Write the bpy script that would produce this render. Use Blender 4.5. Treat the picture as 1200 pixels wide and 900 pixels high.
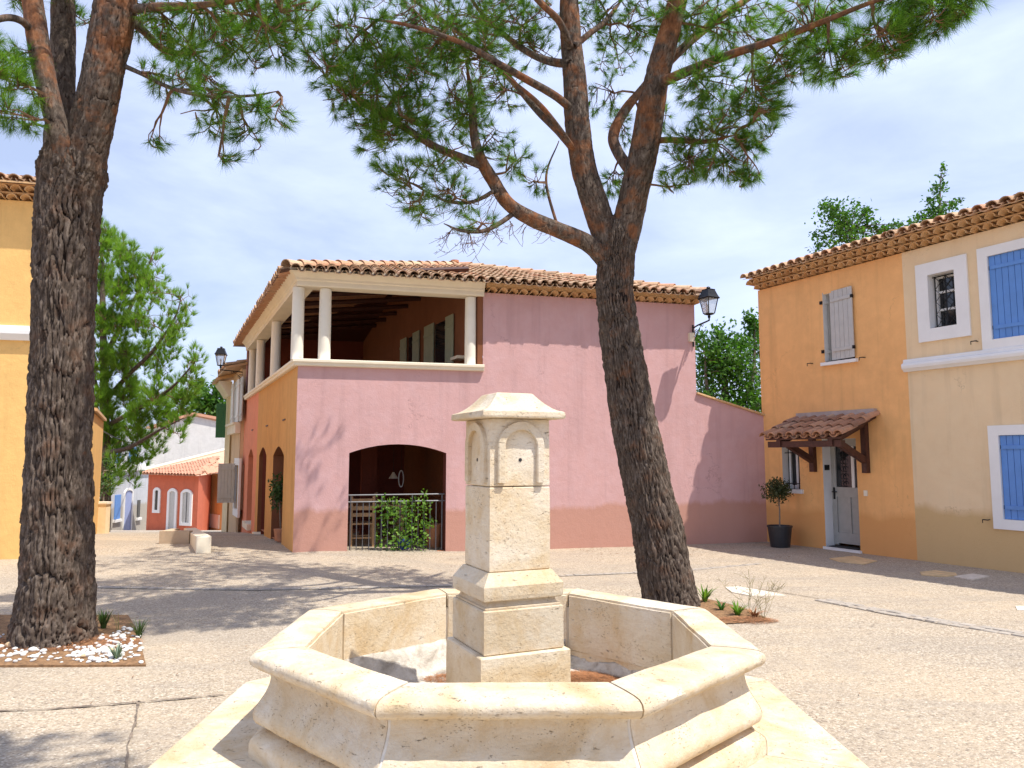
import bpy, bmesh, math, random
import numpy as np
from mathutils import Vector, Matrix
from mathutils.geometry import tessellate_polygon

for o in list(bpy.data.objects):
    bpy.data.objects.remove(o)
SC = bpy.context.scene
COL = SC.collection
R = math.radians

# ------------------------------------------------------------------ camera
FPX = 870.0            # focal length in pixels of the 1200 x 900 photograph
HOR = 535.0            # horizon row
EYE = 1.65
PITCH = math.atan((HOR - 450) / FPX)
cam_d = bpy.data.cameras.new('camera')
cam = bpy.data.objects.new('camera', cam_d)
COL.objects.link(cam)
cam.location = (0, 0, EYE)
cam.rotation_euler = (math.pi / 2 + PITCH, 0, 0)
cam_d.sensor_width = 36
cam_d.lens = FPX / 1200 * 36
cam_d.clip_end = 3000
cam_d.clip_start = 0.05
SC.camera = cam

# ------------------------------------------------------------------ light
SUN = Vector((0.80, -0.42, 1.80)).normalized()
sun_el = math.asin(SUN.z)
world = bpy.data.worlds.new('World')
SC.world = world
world.use_nodes = True
wn, wl = world.node_tree.nodes, world.node_tree.links
wn.clear()
w_out = wn.new('ShaderNodeOutputWorld')
w_bg = wn.new('ShaderNodeBackground')
w_sky = wn.new('ShaderNodeTexSky')
w_sky.sky_type = 'NISHITA'
w_sky.sun_disc = False
w_sky.sun_elevation = sun_el
w_sky.sun_rotation = math.atan2(SUN.x, SUN.y)
w_sky.air_density = 1.1
w_sky.dust_density = 0.7
w_sky.ozone_density = 1.6
w_tc = wn.new('ShaderNodeTexCoord')
w_map = wn.new('ShaderNodeMapping')
w_map.inputs['Scale'].default_value = (1.0, 1.6, 3.4)
w_map.inputs['Rotation'].default_value = (0.25, 0.18, 0.5)
w_n = wn.new('ShaderNodeTexNoise')
w_n.inputs['Scale'].default_value = 1.7
w_n.inputs['Detail'].default_value = 7
w_n.inputs['Roughness'].default_value = 0.56
w_n.inputs['Distortion'].default_value = 0.35
w_r = wn.new('ShaderNodeValToRGB')
w_r.color_ramp.elements[0].position = 0.38
w_r.color_ramp.elements[0].color = (0.46, 0.46, 0.46, 1)
w_r.color_ramp.elements[1].position = 0.66
w_r.color_ramp.elements[1].color = (0.96, 0.96, 0.96, 1)
w_mix = wn.new('ShaderNodeMix')
w_mix.data_type = 'RGBA'
w_mix.inputs['B'].default_value = (7.5, 8.6, 12.2, 1)     # thin bright cloud
wl.new(w_tc.outputs['Generated'], w_map.inputs['Vector'])
wl.new(w_map.outputs['Vector'], w_n.inputs['Vector'])
wl.new(w_n.outputs['Fac'], w_r.inputs['Fac'])
wl.new(w_r.outputs['Color'], w_mix.inputs['Factor'])
wl.new(w_sky.outputs['Color'], w_mix.inputs['A'])
wl.new(w_mix.outputs['Result'], w_bg.inputs['Color'])
wl.new(w_bg.outputs['Background'], w_out.inputs['Surface'])
w_bg.inputs['Strength'].default_value = 0.1

sun_d = bpy.data.lights.new('sun', 'SUN')
sun_o = bpy.data.objects.new('sun', sun_d)
COL.objects.link(sun_o)
sun_o.rotation_euler = SUN.to_track_quat('Z', 'Y').to_euler()
sun_d.energy = 4.9
sun_d.angle = R(0.5)
sun_d.color = (1.0, 0.95, 0.86)

SC.view_settings.view_transform = 'Standard'
SC.view_settings.look = 'None'
SC.view_settings.exposure = 0.30
SC.view_settings.gamma = 1.0
SC.view_settings.use_curve_mapping = False
SC.render.engine = 'CYCLES'

# ------------------------------------------------------------------ pixels to places
cP, sP = math.cos(PITCH), math.sin(PITCH)
CAM = Vector((0, 0, EYE))
def ray(px, py):
    u, v = (px - 600) / FPX, (450 - py) / FPX
    return Vector((u, cP - v * sP, sP + v * cP))
def at_y(px, py, Y):
    d = ray(px, py)
    return CAM + d * (Y / d.y)
def at_z(px, py, z=0.0):
    d = ray(px, py)
    return CAM + d * ((z - EYE) / d.z)

class Frame:
    """a vertical wall plane: s along it, z up, out along its outward normal"""
    def __init__(self, o, t, n):
        self.o = Vector((o[0], o[1])); self.t = Vector(t).normalized()
        self.n = Vector((-self.t.y, self.t.x))
        if self.n.dot(Vector(n)) < 0: self.n = -self.n
    def pt(self, s, z, out=0.0):
        p = self.o + self.t * s + self.n * out
        return Vector((p.x, p.y, z))
    def loc(self, px, py, out=0.0):
        d = ray(px, py)
        o = self.o + self.n * out
        k = (o.dot(self.n)) / (d.x * self.n.x + d.y * self.n.y)
        p = CAM + d * k
        return ((Vector((p.x, p.y)) - self.o).dot(self.t), p.z)
    def mat(self, s, z, out=0.0):
        m = Matrix.Identity(4)
        p = self.pt(s, z, out)
        m.col[0] = (self.t.x, self.t.y, 0, 0); m.col[1] = (self.n.x, self.n.y, 0, 0)
        m.col[2] = (0, 0, 1, 0); m.col[3] = (p.x, p.y, p.z, 1)
        return m

# ------------------------------------------------------------------ noise in numpy
_rng = np.random.default_rng(7)
_LAT = _rng.random((32, 32, 32)).astype(np.float32)
def vnoise(P):
    P = np.asarray(P, dtype=np.float64)
    i = np.floor(P).astype(int); f = P - i
    f = f * f * (3 - 2 * f)
    r = 0
    for dx in (0, 1):
        for dy in (0, 1):
            for dz in (0, 1):
                w = (f[:, 0] if dx else 1 - f[:, 0]) * (f[:, 1] if dy else 1 - f[:, 1]) * (f[:, 2] if dz else 1 - f[:, 2])
                r = r + w * _LAT[(i[:, 0] + dx) % 32, (i[:, 1] + dy) % 32, (i[:, 2] + dz) % 32]
    return r * 2 - 1
def fbm(P, o=3):
    P = np.asarray(P, dtype=np.float64); r = 0; a = 1
    for k in range(o):
        r = r + a * vnoise(P + 7.3 * k); P = P * 2.03; a *= 0.5
    return r

# ------------------------------------------------------------------ objects
def tag(o, label=None, cat=None, group=None, kind=None):
    if label: o['label'] = label
    if cat: o['category'] = cat
    if group: o['group'] = group
    if kind: o['kind'] = kind
    return o
BASE = {}
def thing(name, label, cat, loc=(0, 0, 0), group=None):
    o = bpy.data.objects.new(name, None)
    COL.objects.link(o)
    o.location = loc
    o.empty_display_size = 0.2
    BASE[o.name] = Vector(loc)
    return tag(o, label, cat, group)
def link(name, me, parent=None, basis=None):
    """a mesh in world coordinates (or placed by basis) under its parent"""
    o = bpy.data.objects.new(name, me)
    COL.objects.link(o)
    if parent is not None:
        o.parent = parent
        inv = PINV.get(parent.name)
        if inv is None:
            inv = Matrix.Translation(-BASE.get(parent.name, Vector((0, 0, 0))))
        o.matrix_parent_inverse = inv
    if basis is not None:
        o.matrix_basis = basis
        PINV[o.name] = basis.inverted()
    return o
PINV = {}
def mesh_np(name, V, Fc, mat=None, smooth=False):
    """V (n,3), Fc (m,k) all faces with k corners"""
    V = np.asarray(V, dtype=np.float32); Fc = np.asarray(Fc, dtype=np.int32)
    me = bpy.data.meshes.new(name)
    m, k = Fc.shape
    me.vertices.add(len(V)); me.vertices.foreach_set('co', V.ravel())
    me.loops.add(m * k); me.loops.foreach_set('vertex_index', Fc.ravel())
    me.polygons.add(m)
    me.polygons.foreach_set('loop_start', np.arange(0, m * k, k, dtype=np.int32))
    me.polygons.foreach_set('loop_total', np.full(m, k, dtype=np.int32))
    me.polygons.foreach_set('use_smooth', np.full(m, smooth, dtype=bool))
    me.update(calc_edges=True)
    if mat: me.materials.append(mat)
    return me
class MB:
    def __init__(self): self.v = []; self.f = []
    def add(self, vs, fs):
        b = len(self.v); self.v += [tuple(p) for p in vs]; self.f += [tuple(b + i for i in q) for q in fs]
    def hexa(self, c):   # 8 corners, bottom 4 then top 4
        self.add(c, [(3, 2, 1, 0), (4, 5, 6, 7), (0, 1, 5, 4), (1, 2, 6, 5), (2, 3, 7, 6), (3, 0, 4, 7)])
    def fbox(self, F, s0, s1, z0, z1, o0, o1):
        self.hexa([F.pt(s0, z0, o0), F.pt(s1, z0, o0), F.pt(s1, z0, o1), F.pt(s0, z0, o1),
                   F.pt(s0, z1, o0), F.pt(s1, z1, o0), F.pt(s1, z1, o1), F.pt(s0, z1, o1)])
    def box(self, c, h, rz=0.0):
        ca, sa = math.cos(rz), math.sin(rz)
        q = []
        for z in (-1, 1):
            for x, y in ((-1, -1), (1, -1), (1, 1), (-1, 1)):
                X, Y = x * h[0], y * h[1]
                q.append((c[0] + X * ca - Y * sa, c[1] + X * sa + Y * ca, c[2] + z * h[2]))
        self.hexa(q)
    def tube(self, pts, rad, n=8, cap=True):
        V, Fq = tube_arrays([Vector(p) for p in pts], rad, n)
        b = len(self.v)
        self.v += [tuple(x) for x in V]; self.f += [tuple(int(b + i) for i in q) for q in Fq]
        if cap:
            m = len(pts)
            self.f.append(tuple(b + i for i in range(n))[::-1])
            self.f.append(tuple(b + (m - 1) * n + i for i in range(n)))
    def lathe(self, c, prof, n=16, cap=True):
        b = len(self.v)
        for r_, z in prof:
            for i in range(n):
                a = 2 * math.pi * i / n
                self.v.append((c[0] + r_ * math.cos(a), c[1] + r_ * math.sin(a), c[2] + z))
        for j in range(len(prof) - 1):
            for i in range(n):
                k = (i + 1) % n
                self.f.append((b + j * n + i, b + j * n + k, b + (j + 1) * n + k, b + (j + 1) * n + i))
        if cap:
            self.f.append(tuple(b + i for i in range(n))[::-1])
            self.f.append(tuple(b + (len(prof) - 1) * n + i for i in range(n)))
    def mesh(self, name, mat, smooth=False, bevel=0.0, recalc=True):
        me = bpy.data.meshes.new(name)
        used = sorted({i for q in self.f for i in q}); idx = {v: k for k, v in enumerate(used)}
        me.from_pydata([self.v[i] for i in used], [], [tuple(idx[i] for i in q) for q in self.f])
        if recalc or bevel:
            bm = bmesh.new(); bm.from_mesh(me)
            bmesh.ops.recalc_face_normals(bm, faces=bm.faces)
            if bevel:
                bmesh.ops.bevel(bm, geom=[e for e in bm.edges if len(e.link_faces) == 2 and e.calc_face_angle(0) > 0.6],
                                offset=bevel, segments=2, affect='EDGES', profile=0.6)
            bm.to_mesh(me); bm.free()
        me.update()
        if smooth: me.polygons.foreach_set('use_smooth', [True] * len(me.polygons))
        if mat: me.materials.append(mat)
        return me
    def build(self, name, mat, parent=None, smooth=False, bevel=0.0, basis=None):
        return link(name, self.mesh(name, mat, smooth, bevel), parent, basis)
def fpart(name, F, rect, o0, o1, mat, parent, bevel=0.0):
    m = MB(); m.fbox(F, rect[0], rect[1], rect[2], rect[3], o0, o1)
    return m.build(name, mat, parent, bevel=bevel)
def tube_arrays(P, rad, n):
    m = len(P)
    if not hasattr(rad, '__len__'): rad = [rad] * m
    V = np.zeros((m * n, 3)); up = None
    for i in range(m):
        d = (P[min(i + 1, m - 1)] - P[max(i - 1, 0)])
        if d.length < 1e-9: d = Vector((0, 0, 1))
        d.normalize()
        if up is None:
            up = Vector((1, 0, 0)) if abs(d.x) < 0.8 else Vector((0, 1, 0))
        x = (up - d * up.dot(d)).normalized(); y = d.cross(x); up = x
        for k in range(n):
            a = 2 * math.pi * k / n
            V[i * n + k] = P[i] + (x * math.cos(a) + y * math.sin(a)) * rad[i]
    q = []
    for i in range(m - 1):
        for k in range(n):
            k2 = (k + 1) % n
            q.append((i * n + k, i * n + k2, (i + 1) * n + k2, (i + 1) * n + k))
    return V, q
def smooth_path(P, n):
    """Catmull-Rom through points (each a tuple of any length), n samples"""
    P = [np.array(p, float) for p in P]
    P = [2 * P[0] - P[1]] + P + [2 * P[-1] - P[-2]]
    out = []
    m = len(P) - 3
    for k in range(n):
        t = k / (n - 1) * m
        i = min(int(t), m - 1); u = t - i
        a, b, c, d = P[i:i + 4]
        out.append(0.5 * ((2 * b) + (c - a) * u + (2 * a - 5 * b + 4 * c - d) * u * u + (3 * b - a - 3 * c + d) * u ** 3))
    return np.array(out)

# ------------------------------------------------------------------ materials
def new_mat(name):
    m = bpy.data.materials.new(name); m.use_nodes = True
    nt = m.node_tree
    return m, nt.nodes, nt.links, nt.nodes['Principled BSDF']
def N(nodes, kind, **kw):
    n = nodes.new(kind)
    for k, v in kw.items():
        if k in n.inputs: n.inputs[k].default_value = v
        else: setattr(n, k, v)
    return n
def pos(nodes, links, scale=(1, 1, 1), kind='world'):
    if kind == 'world':
        g = nodes.new('ShaderNodeNewGeometry'); s = g.outputs['Position']
    else:
        g = nodes.new('ShaderNodeTexCoord'); s = g.outputs['Object']
    mp = nodes.new('ShaderNodeMapping'); mp.inputs['Scale'].default_value = scale
    links.new(s, mp.inputs['Vector'])
    return mp.outputs['Vector']
def noise(nodes, links, vec, scale, detail=4, rough=0.55, dist=0.0):
    n = N(nodes, 'ShaderNodeTexNoise', Scale=scale, Detail=detail, Roughness=rough, Distortion=dist)
    links.new(vec, n.inputs['Vector'])
    return n.outputs['Fac']
def ramp(nodes, links, fac, stops):
    r = nodes.new('ShaderNodeValToRGB')
    el = r.color_ramp.elements
    while len(el) < len(stops): el.new(0.5)
    for e, (p, c) in zip(el, stops):
        e.position = p
        e.color = (c, c, c, 1) if not hasattr(c, '__len__') else (*c, 1)
    links.new(fac, r.inputs['Fac'])
    return r.outputs['Color']
def mixc(nodes, links, fac, a, b, mode='MIX'):
    m = nodes.new('ShaderNodeMix'); m.data_type = 'RGBA'; m.blend_type = mode
    for s, v in ((m.inputs['Factor'], fac), (m.inputs['A'], a), (m.inputs['B'], b)):
        if hasattr(v, 'is_linked') or hasattr(v, 'links'): links.new(v, s)
        elif hasattr(v, '__len__'): s.default_value = (*v, 1) if len(v) == 3 else v
        else: s.default_value = v
    return m.outputs['Result']
def math_n(nodes, links, op, a, b=None, clamp=False):
    m = nodes.new('ShaderNodeMath'); m.operation = op; m.use_clamp = clamp
    for s, v in ((m.inputs[0], a), (m.inputs[1], b)):
        if v is None: continue
        if hasattr(v, 'links'): links.new(v, s)
        else: s.default_value = v
    return m.outputs[0]
def bump(nodes, links, h, bs, strength=0.3, dist=0.02):
    b = N(nodes, 'ShaderNodeBump', Strength=strength, Distance=dist)
    links.new(h, b.inputs['Height']); links.new(b.outputs['Normal'], bs.inputs['Normal'])
def sc(c, k): return tuple(min(1, x * k) for x in c)

def plain(name, c, rough=0.6, var=0.12, scale=6.0, metallic=0.0, bumpy=0.0):
    m, n, l, b = new_mat(name)
    v = pos(n, l)
    f = noise(n, l, v, scale, 5, 0.6)
    l.new(ramp(n, l, f, [(0.3, sc(c, 1 - var)), (0.7, sc(c, 1 + var))]), b.inputs['Base Color'])
    b.inputs['Roughness'].default_value = rough; b.inputs['Metallic'].default_value = metallic
    if bumpy: bump(n, l, noise(n, l, v, scale * 8, 4), b, bumpy, 0.01)
    return m
def stucco(name, c, damp=None, damp_z=0.45, var=0.10, z_soft=0.15, blotch=None):
    """rendered wall: cloudy lime-wash, fine trowel grain, rising damp with a ragged edge"""
    m, n, l, b = new_mat(name)
    v = pos(n, l)
    big = noise(n, l, v, 0.9, 5, 0.62, 0.6)
    mid = noise(n, l, v, 4.5, 5, 0.65)
    col = ramp(n, l, big, [(0.3, sc(c, 1 - var)), (0.5, c), (0.72, sc(c, 1 + var))])
    col = mixc(n, l, ramp(n, l, mid, [(0.42, 0.0), (0.75, 0.55)]), col, blotch or sc(c, 1.22))
    streak = noise(n, l, pos(n, l, (5.0, 5.0, 0.35)), 1.0, 4, 0.6)
    col = mixc(n, l, ramp(n, l, streak, [(0.52, 0.0), (0.78, 0.5)]), col, sc(c, 0.72))
    cr = N(n, 'ShaderNodeTexVoronoi', Scale=0.55); cr.feature = 'DISTANCE_TO_EDGE'
    wv = n.new('ShaderNodeVectorMath'); wv.operation = 'ADD'
    nzc = N(n, 'ShaderNodeTexNoise', Scale=2.2, Detail=5.0, Roughness=0.7); l.new(v, nzc.inputs['Vector'])
    l.new(v, wv.inputs[0]); l.new(nzc.outputs['Color'], wv.inputs[1]); l.new(wv.outputs[0], cr.inputs['Vector'])
    crm = math_n(n, l, 'MULTIPLY', ramp(n, l, cr.outputs['Distance'], [(0.0, 1.0), (0.006, 0.0)]), ramp(n, l, big, [(0.5, 0.0), (0.62, 0.6)]))
    col = mixc(n, l, crm, col, sc(c, 0.45))
    if damp:
        sx = N(n, 'ShaderNodeSeparateXYZ'); l.new(v, sx.inputs[0])
        edge = noise(n, l, pos(n, l, (1.3, 1.3, 0.5)), 1.6, 5, 0.6)
        hz = math_n(n, l, 'ADD', sx.outputs['Z'], math_n(n, l, 'MULTIPLY', edge, -0.34))
        fac = ramp(n, l, math_n(n, l, 'MULTIPLY_ADD', hz, 1.0 / max(z_soft, 0.01)), [(0.0, 1.0), (1.0, 0.0)])
        mm = fac.node; 
        mad = [k for k in n if k.type == 'MATH' and k.operation == 'MULTIPLY_ADD'][0]
        mad.inputs[2].default_value = -(damp_z - 0.17) / z_soft
        col = mixc(n, l, math_n(n, l, 'MULTIPLY', fac, 0.85), col, damp)
    l.new(col, b.inputs['Base Color'])
    b.inputs['Roughness'].default_value = 0.92
    b.inputs['Specular IOR Level'].default_value = 0.25
    fine = noise(n, l, v, 55, 4, 0.7)
    tro = noise(n, l, v, 9, 4, 0.6)
    bump(n, l, math_n(n, l, 'MULTIPLY_ADD', tro, 1.2) if False else math_n(n, l, 'ADD', fine, math_n(n, l, 'MULTIPLY', tro, 1.6)), b, 0.35, 0.012)
    return m

M = {}
M['pink'] = stucco('pink_stucco', (0.60, 0.36, 0.345), damp=(0.50, 0.26, 0.19), damp_z=0.66, var=0.06, blotch=(0.64, 0.42, 0.425), z_soft=0.10)
M['ochre_side'] = stucco('ochre_stucco', (0.60, 0.32, 0.11), var=0.08)
M['coral'] = stucco('coral_stucco', (0.72, 0.27, 0.16), var=0.06)
M['orange'] = stucco('orange_stucco', (0.84, 0.45, 0.18), damp=(0.70, 0.34, 0.12), damp_z=0.55, var=0.07)
M['sand'] = stucco('sand_stucco', (0.80, 0.60, 0.37), damp=(0.60, 0.40, 0.18), damp_z=0.75, var=0.06, blotch=(0.82, 0.65, 0.42))
M['gold'] = stucco('gold_stucco', (0.80, 0.49, 0.175), var=0.06)
M['cream'] = stucco('cream_stucco', (0.80, 0.64, 0.40), var=0.06)
M['beige'] = stucco('beige_stucco', (0.66, 0.47, 0.29), var=0.06)
M['yellow'] = stucco('yellow_stucco', (0.74, 0.54, 0.24), var=0.06)
M['red'] = stucco('red_stucco', (0.56, 0.15, 0.08), var=0.08)
M['offwhite_shaded'] = stucco('white_stucco_shaded', (0.50, 0.52, 0.56), damp=(0.40, 0.36, 0.30), damp_z=-1.1, var=0.05)
M['offwhite'] = stucco('white_stucco', (0.60, 0.585, 0.56), var=0.05)
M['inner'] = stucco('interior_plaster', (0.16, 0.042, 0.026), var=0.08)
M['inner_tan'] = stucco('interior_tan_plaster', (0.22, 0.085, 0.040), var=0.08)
M['trim'] = plain('cream_stone_trim', (0.80, 0.71, 0.55), 0.8, 0.06, 3)
M['white'] = plain('white_paint', (0.80, 0.79, 0.77), 0.6, 0.04, 3)
M['grey_paint'] = plain('grey_paint', (0.50, 0.49, 0.46), 0.6, 0.07, 8)
M['pale_green'] = plain('pale_green_paint', (0.34, 0.36, 0.25), 0.6, 0.08, 8)
M['blue'] = plain('blue_paint', (0.105, 0.26, 0.62), 0.5, 0.08, 5)
M['lilac'] = plain('lilac_paint', (0.30, 0.36, 0.60), 0.5, 0.06, 5)
M['green_paint'] = plain('green_paint', (0.03, 0.16, 0.06), 0.5, 0.08, 5)
M['iron'] = plain('black_iron', (0.018, 0.018, 0.020), 0.45, 0.3, 20, 0.6)
M['rail'] = plain('grey_iron', (0.14, 0.14, 0.15), 0.45, 0.2, 20, 0.5)
M['wood_dark'] = plain('dark_brown_timber', (0.065, 0.022, 0.014), 0.55, 0.35, 14)
M['wood'] = plain('pale_wood', (0.50, 0.30, 0.15), 0.55, 0.2, 9)
M['lead'] = plain('lead_flashing', (0.42, 0.37, 0.35), 0.5, 0.15, 7, 0.3)
M['mortar'] = plain('mortar', (0.74, 0.68, 0.58), 0.95, 0.1, 12)
M['dark'] = plain('dark_rubber_and_hole', (0.02, 0.02, 0.022), 0.7, 0.3, 20)
M['pot_blue'] = plain('blue_glaze', (0.05, 0.08, 0.42), 0.2, 0.1, 6)
M['terracotta'] = plain('terracotta', (0.52, 0.22, 0.11), 0.8, 0.15, 10)
M['plastic'] = plain('black_plastic', (0.022, 0.023, 0.027), 0.45, 0.2, 8)
M['bell'] = plain('ivory_plastic', (0.78, 0.72, 0.58), 0.4, 0.03, 8)

def glass_mat(name, c, rough=0.05):
    m, n, l, b = new_mat(name)
    b.inputs['Base Color'].default_value = (*c, 1)
    b.inputs['Roughness'].default_value = rough
    b.inputs['Specular IOR Level'].default_value = 0.7
    return m
M['pane'] = glass_mat('window_glass', (0.02, 0.022, 0.025))
m, n, l, b = new_mat('lantern_glass')
b.inputs['Base Color'].default_value = (0.9, 0.92, 0.93, 1); b.inputs['Roughness'].default_value = 0.25
b.inputs['Transmission Weight'].default_value = 0.75; b.inputs['IOR'].default_value = 1.2
M['lantern_glass'] = m

def tile_mat(name, stops, lichen=0.5):
    m, n, l, b = new_mat(name)
    oi = n.new('ShaderNodeObjectInfo')
    v = pos(n, l)
    nz = noise(n, l, v, 3.3, 4, 0.6)
    rnd = math_n(n, l, 'ADD', math_n(n, l, 'MULTIPLY', oi.outputs['Random'], 0.75), math_n(n, l, 'MULTIPLY', nz, 0.5))
    col = ramp(n, l, math_n(n, l, 'ADD', rnd, -0.10, True), stops)
    sp = noise(n, l, v, 16, 6, 0.7)
    col = mixc(n, l, ramp(n, l, sp, [(0.52, 0.0), (0.66, lichen)]), col, (0.13, 0.10, 0.075))
    sp2 = noise(n, l, v, 25, 5, 0.7)
    col = mixc(n, l, ramp(n, l, sp2, [(0.58, 0.0), (0.70, 0.5)]), col, (0.62, 0.52, 0.38))
    l.new(col, b.inputs['Base Color']); b.inputs['Roughness'].default_value = 0.9
    bump(n, l, noise(n, l, v, 60, 4, 0.7), b, 0.4, 0.006)
    return m
M['tile'] = tile_mat('roof_tile_clay', [(0.0, (0.30, 0.185, 0.11)), (0.3, (0.46, 0.29, 0.17)), (0.6, (0.58, 0.40, 0.25)), (0.85, (0.52, 0.26, 0.145)), (1.0, (0.64, 0.50, 0.35))])
M['tile_gen'] = tile_mat('eaves_tile_clay', [(0.0, (0.50, 0.28, 0.13)), (0.4, (0.64, 0.39, 0.18)), (1.0, (0.70, 0.46, 0.24))], 0.25)
M['tile_pink'] = tile_mat('far_tile_clay', [(0.0, (0.46, 0.22, 0.14)), (0.5, (0.62, 0.33, 0.21)), (1.0, (0.70, 0.44, 0.30))], 0.25)

def stone_mat():
    """travertine: cream with fine pits in beds, ochre staining, clouded veins"""
    m, n, l, b = new_mat('travertine')
    v = pos(n, l)
    oi = n.new('ShaderNodeObjectInfo')
    big = noise(n, l, v, 2.6, 6, 0.62, 0.8)
    col = ramp(n, l, big, [(0.28, (0.52, 0.37, 0.20)), (0.42, (0.63, 0.50, 0.325)), (0.56, (0.685, 0.585, 0.435)), (0.75, (0.735, 0.66, 0.545))])
    vein = noise(n, l, pos(n, l, (1.2, 1.2, 4.5)), 3.0, 6, 0.6, 2.2)
    col = mixc(n, l, ramp(n, l, vein, [(0.44, 0.0), (0.5, 0.22), (0.56, 0.0)]), col, (0.50, 0.35, 0.20))
    warm = noise(n, l, v, 5.5, 5, 0.7)
    col = mixc(n, l, ramp(n, l, warm, [(0.50, 0.0), (0.74, 0.65)]), col, (0.56, 0.38, 0.18))
    vo = N(n, 'ShaderNodeTexVoronoi', Scale=46.0); vo.feature = 'F1'
    wob = pos(n, l, (1.0, 1.0, 2.4))
    l.new(wob, vo.inputs['Vector'])
    clus = noise(n, l, v, 6.0, 4, 0.65)
    pit = math_n(n, l, 'SUBTRACT', math_n(n, l, 'MULTIPLY', ramp(n, l, clus, [(0.40, 0.0), (0.68, 1.0)]), 0.33), vo.outputs['Distance'])
    pitm = ramp(n, l, pit, [(0.015, 0.0), (0.06, 1.0)])
    lane = noise(n, l, pos(n, l, (9, 9, 26)), 2.4, 5, 0.7, 0.6)
    pit2 = ramp(n, l, lane, [(0.64, 0.0), (0.76, 1.0)])
    both = math_n(n, l, 'MAXIMUM', pitm, pit2)
    col = mixc(n, l, math_n(n, l, 'MULTIPLY', both, 0.42), col, (0.30, 0.20, 0.11))
    # per-stone tone
    hsv = N(n, 'ShaderNodeHueSaturation')
    l.new(math_n(n, l, 'MULTIPLY_ADD', oi.outputs['Random'], 0.16), hsv.inputs['Value'])
    hsv.inputs['Value'].links[0].from_node.inputs[2].default_value = 0.92
    l.new(col, hsv.inputs['Color'])
    l.new(hsv.outputs['Color'], b.inputs['Base Color'])
    b.inputs['Roughness'].default_value = 0.82
    h = math_n(n, l, 'SUBTRACT', math_n(n, l, 'MULTIPLY', noise(n, l, v, 45, 5, 0.7), 0.5), math_n(n, l, 'MULTIPLY', both, 1.3))
    bump(n, l, h, b, 0.85, 0.014)
    return m
M['stone'] = stone_mat()

def crust_mat():
    m, n, l, b = new_mat('limescale_crust')
    v = pos(n, l)
    f = noise(n, l, v, 7, 6, 0.65, 0.5)
    l.new(ramp(n, l, f, [(0.3, (0.30, 0.26, 0.21)), (0.45, (0.52, 0.47, 0.40)), (0.6, (0.66, 0.62, 0.55)), (0.75, (0.60, 0.46, 0.30))]), b.inputs['Base Color'])
    b.inputs['Roughness'].default_value = 0.95
    bump(n, l, noise(n, l, v, 28, 5, 0.7), b, 0.8, 0.02)
    return m
M['crust'] = crust_mat()

def ground_mat():
    """exposed-aggregate concrete: pale binder, small mixed stones, worn and stained areas"""
    m, n, l, b = new_mat('aggregate_concrete')
    v = pos(n, l)
    vo = N(n, 'ShaderNodeTexVoronoi', Scale=72.0); l.new(v, vo.inputs['Vector'])
    sepc = N(n, 'ShaderNodeSeparateColor'); l.new(vo.outputs['Color'], sepc.inputs[0])
    chips = ramp(n, l, sepc.outputs[0], [(0.0, (0.12, 0.094, 0.068)), (0.22, (0.28, 0.225, 0.16)), (0.5, (0.41, 0.335, 0.242)), (0.8, (0.54, 0.455, 0.34)), (1.0, (0.69, 0.62, 0.51))])
    bind = mixc(n, l, ramp(n, l, vo.outputs['Distance'], [(0.35, 0.0), (0.75, 0.8)]), chips, (0.36, 0.29, 0.22))
    big = noise(n, l, v, 0.55, 6, 0.62, 0.5)
    col = mixc(n, l, ramp(n, l, big, [(0.35, 0.0), (0.7, 0.55)]), bind, (0.50, 0.39, 0.265), 'MIX')
    st = noise(n, l, pos(n, l, (0.5, 1.5, 1)), 0.9, 6, 0.7, 0.8)
    col = mixc(n, l, ramp(n, l, st, [(0.44, 0.0), (0.70, 0.7)]), col, (0.29, 0.25, 0.205))
    sp = noise(n, l, v, 22, 5, 0.75)
    col = mixc(n, l, ramp(n, l, sp, [(0.55, 0.0), (0.66, 0.75)]), col, (0.15, 0.12, 0.095))
    sp3 = noise(n, l, v, 38, 4, 0.75)
    col = mixc(n, l, ramp(n, l, sp3, [(0.57, 0.0), (0.66, 0.6)]), col, (0.74, 0.66, 0.55))
    l.new(col, b.inputs['Base Color'])
    b.inputs['Roughness'].default_value = 0.9
    h = math_n(n, l, 'ADD', math_n(n, l, 'MULTIPLY', vo.outputs['Distance'], -1.0), math_n(n, l, 'MULTIPLY', sp, 0.8))
    bump(n, l, h, b, 0.5, 0.008)
    return m
M['ground'] = ground_mat()
M['patch'] = plain('pale_concrete', (0.68, 0.60, 0.49), 0.9, 0.15, 14, bumpy=0.3)
M['yellow_patch'] = plain('yellow_stone_patch', (0.66, 0.47, 0.25), 0.9, 0.2, 9, bumpy=0.3)
M['sett_bed'] = plain('sandy_joint', (0.36, 0.30, 0.24), 0.95, 0.3, 14)
M['sett'] = plain('grey_sett', (0.37, 0.325, 0.275), 0.85, 0.25, 9, bumpy=0.4)
M['joint'] = plain('dirty_joint', (0.20, 0.155, 0.115), 0.95, 0.5, 18)
M['soil'] = plain('soil_with_needles', (0.27, 0.15, 0.07), 0.95, 0.45, 26, bumpy=0.8)
M['pebble'] = plain('white_pebble', (0.66, 0.64, 0.60), 0.7, 0.18, 15)
M['pebble_tan'] = plain('tan_rock', (0.60, 0.42, 0.24), 0.8, 0.2, 12)
M['litter'] = plain('dry_pine_needles', (0.38, 0.17, 0.075), 0.9, 0.4, 25)
M['debris'] = plain('dull_brown_debris', (0.24, 0.15, 0.09), 0.9, 0.4, 25)
M['path'] = plain('tan_path_concrete', (0.50, 0.38, 0.26), 0.92, 0.16, 3, bumpy=0.3)

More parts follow.
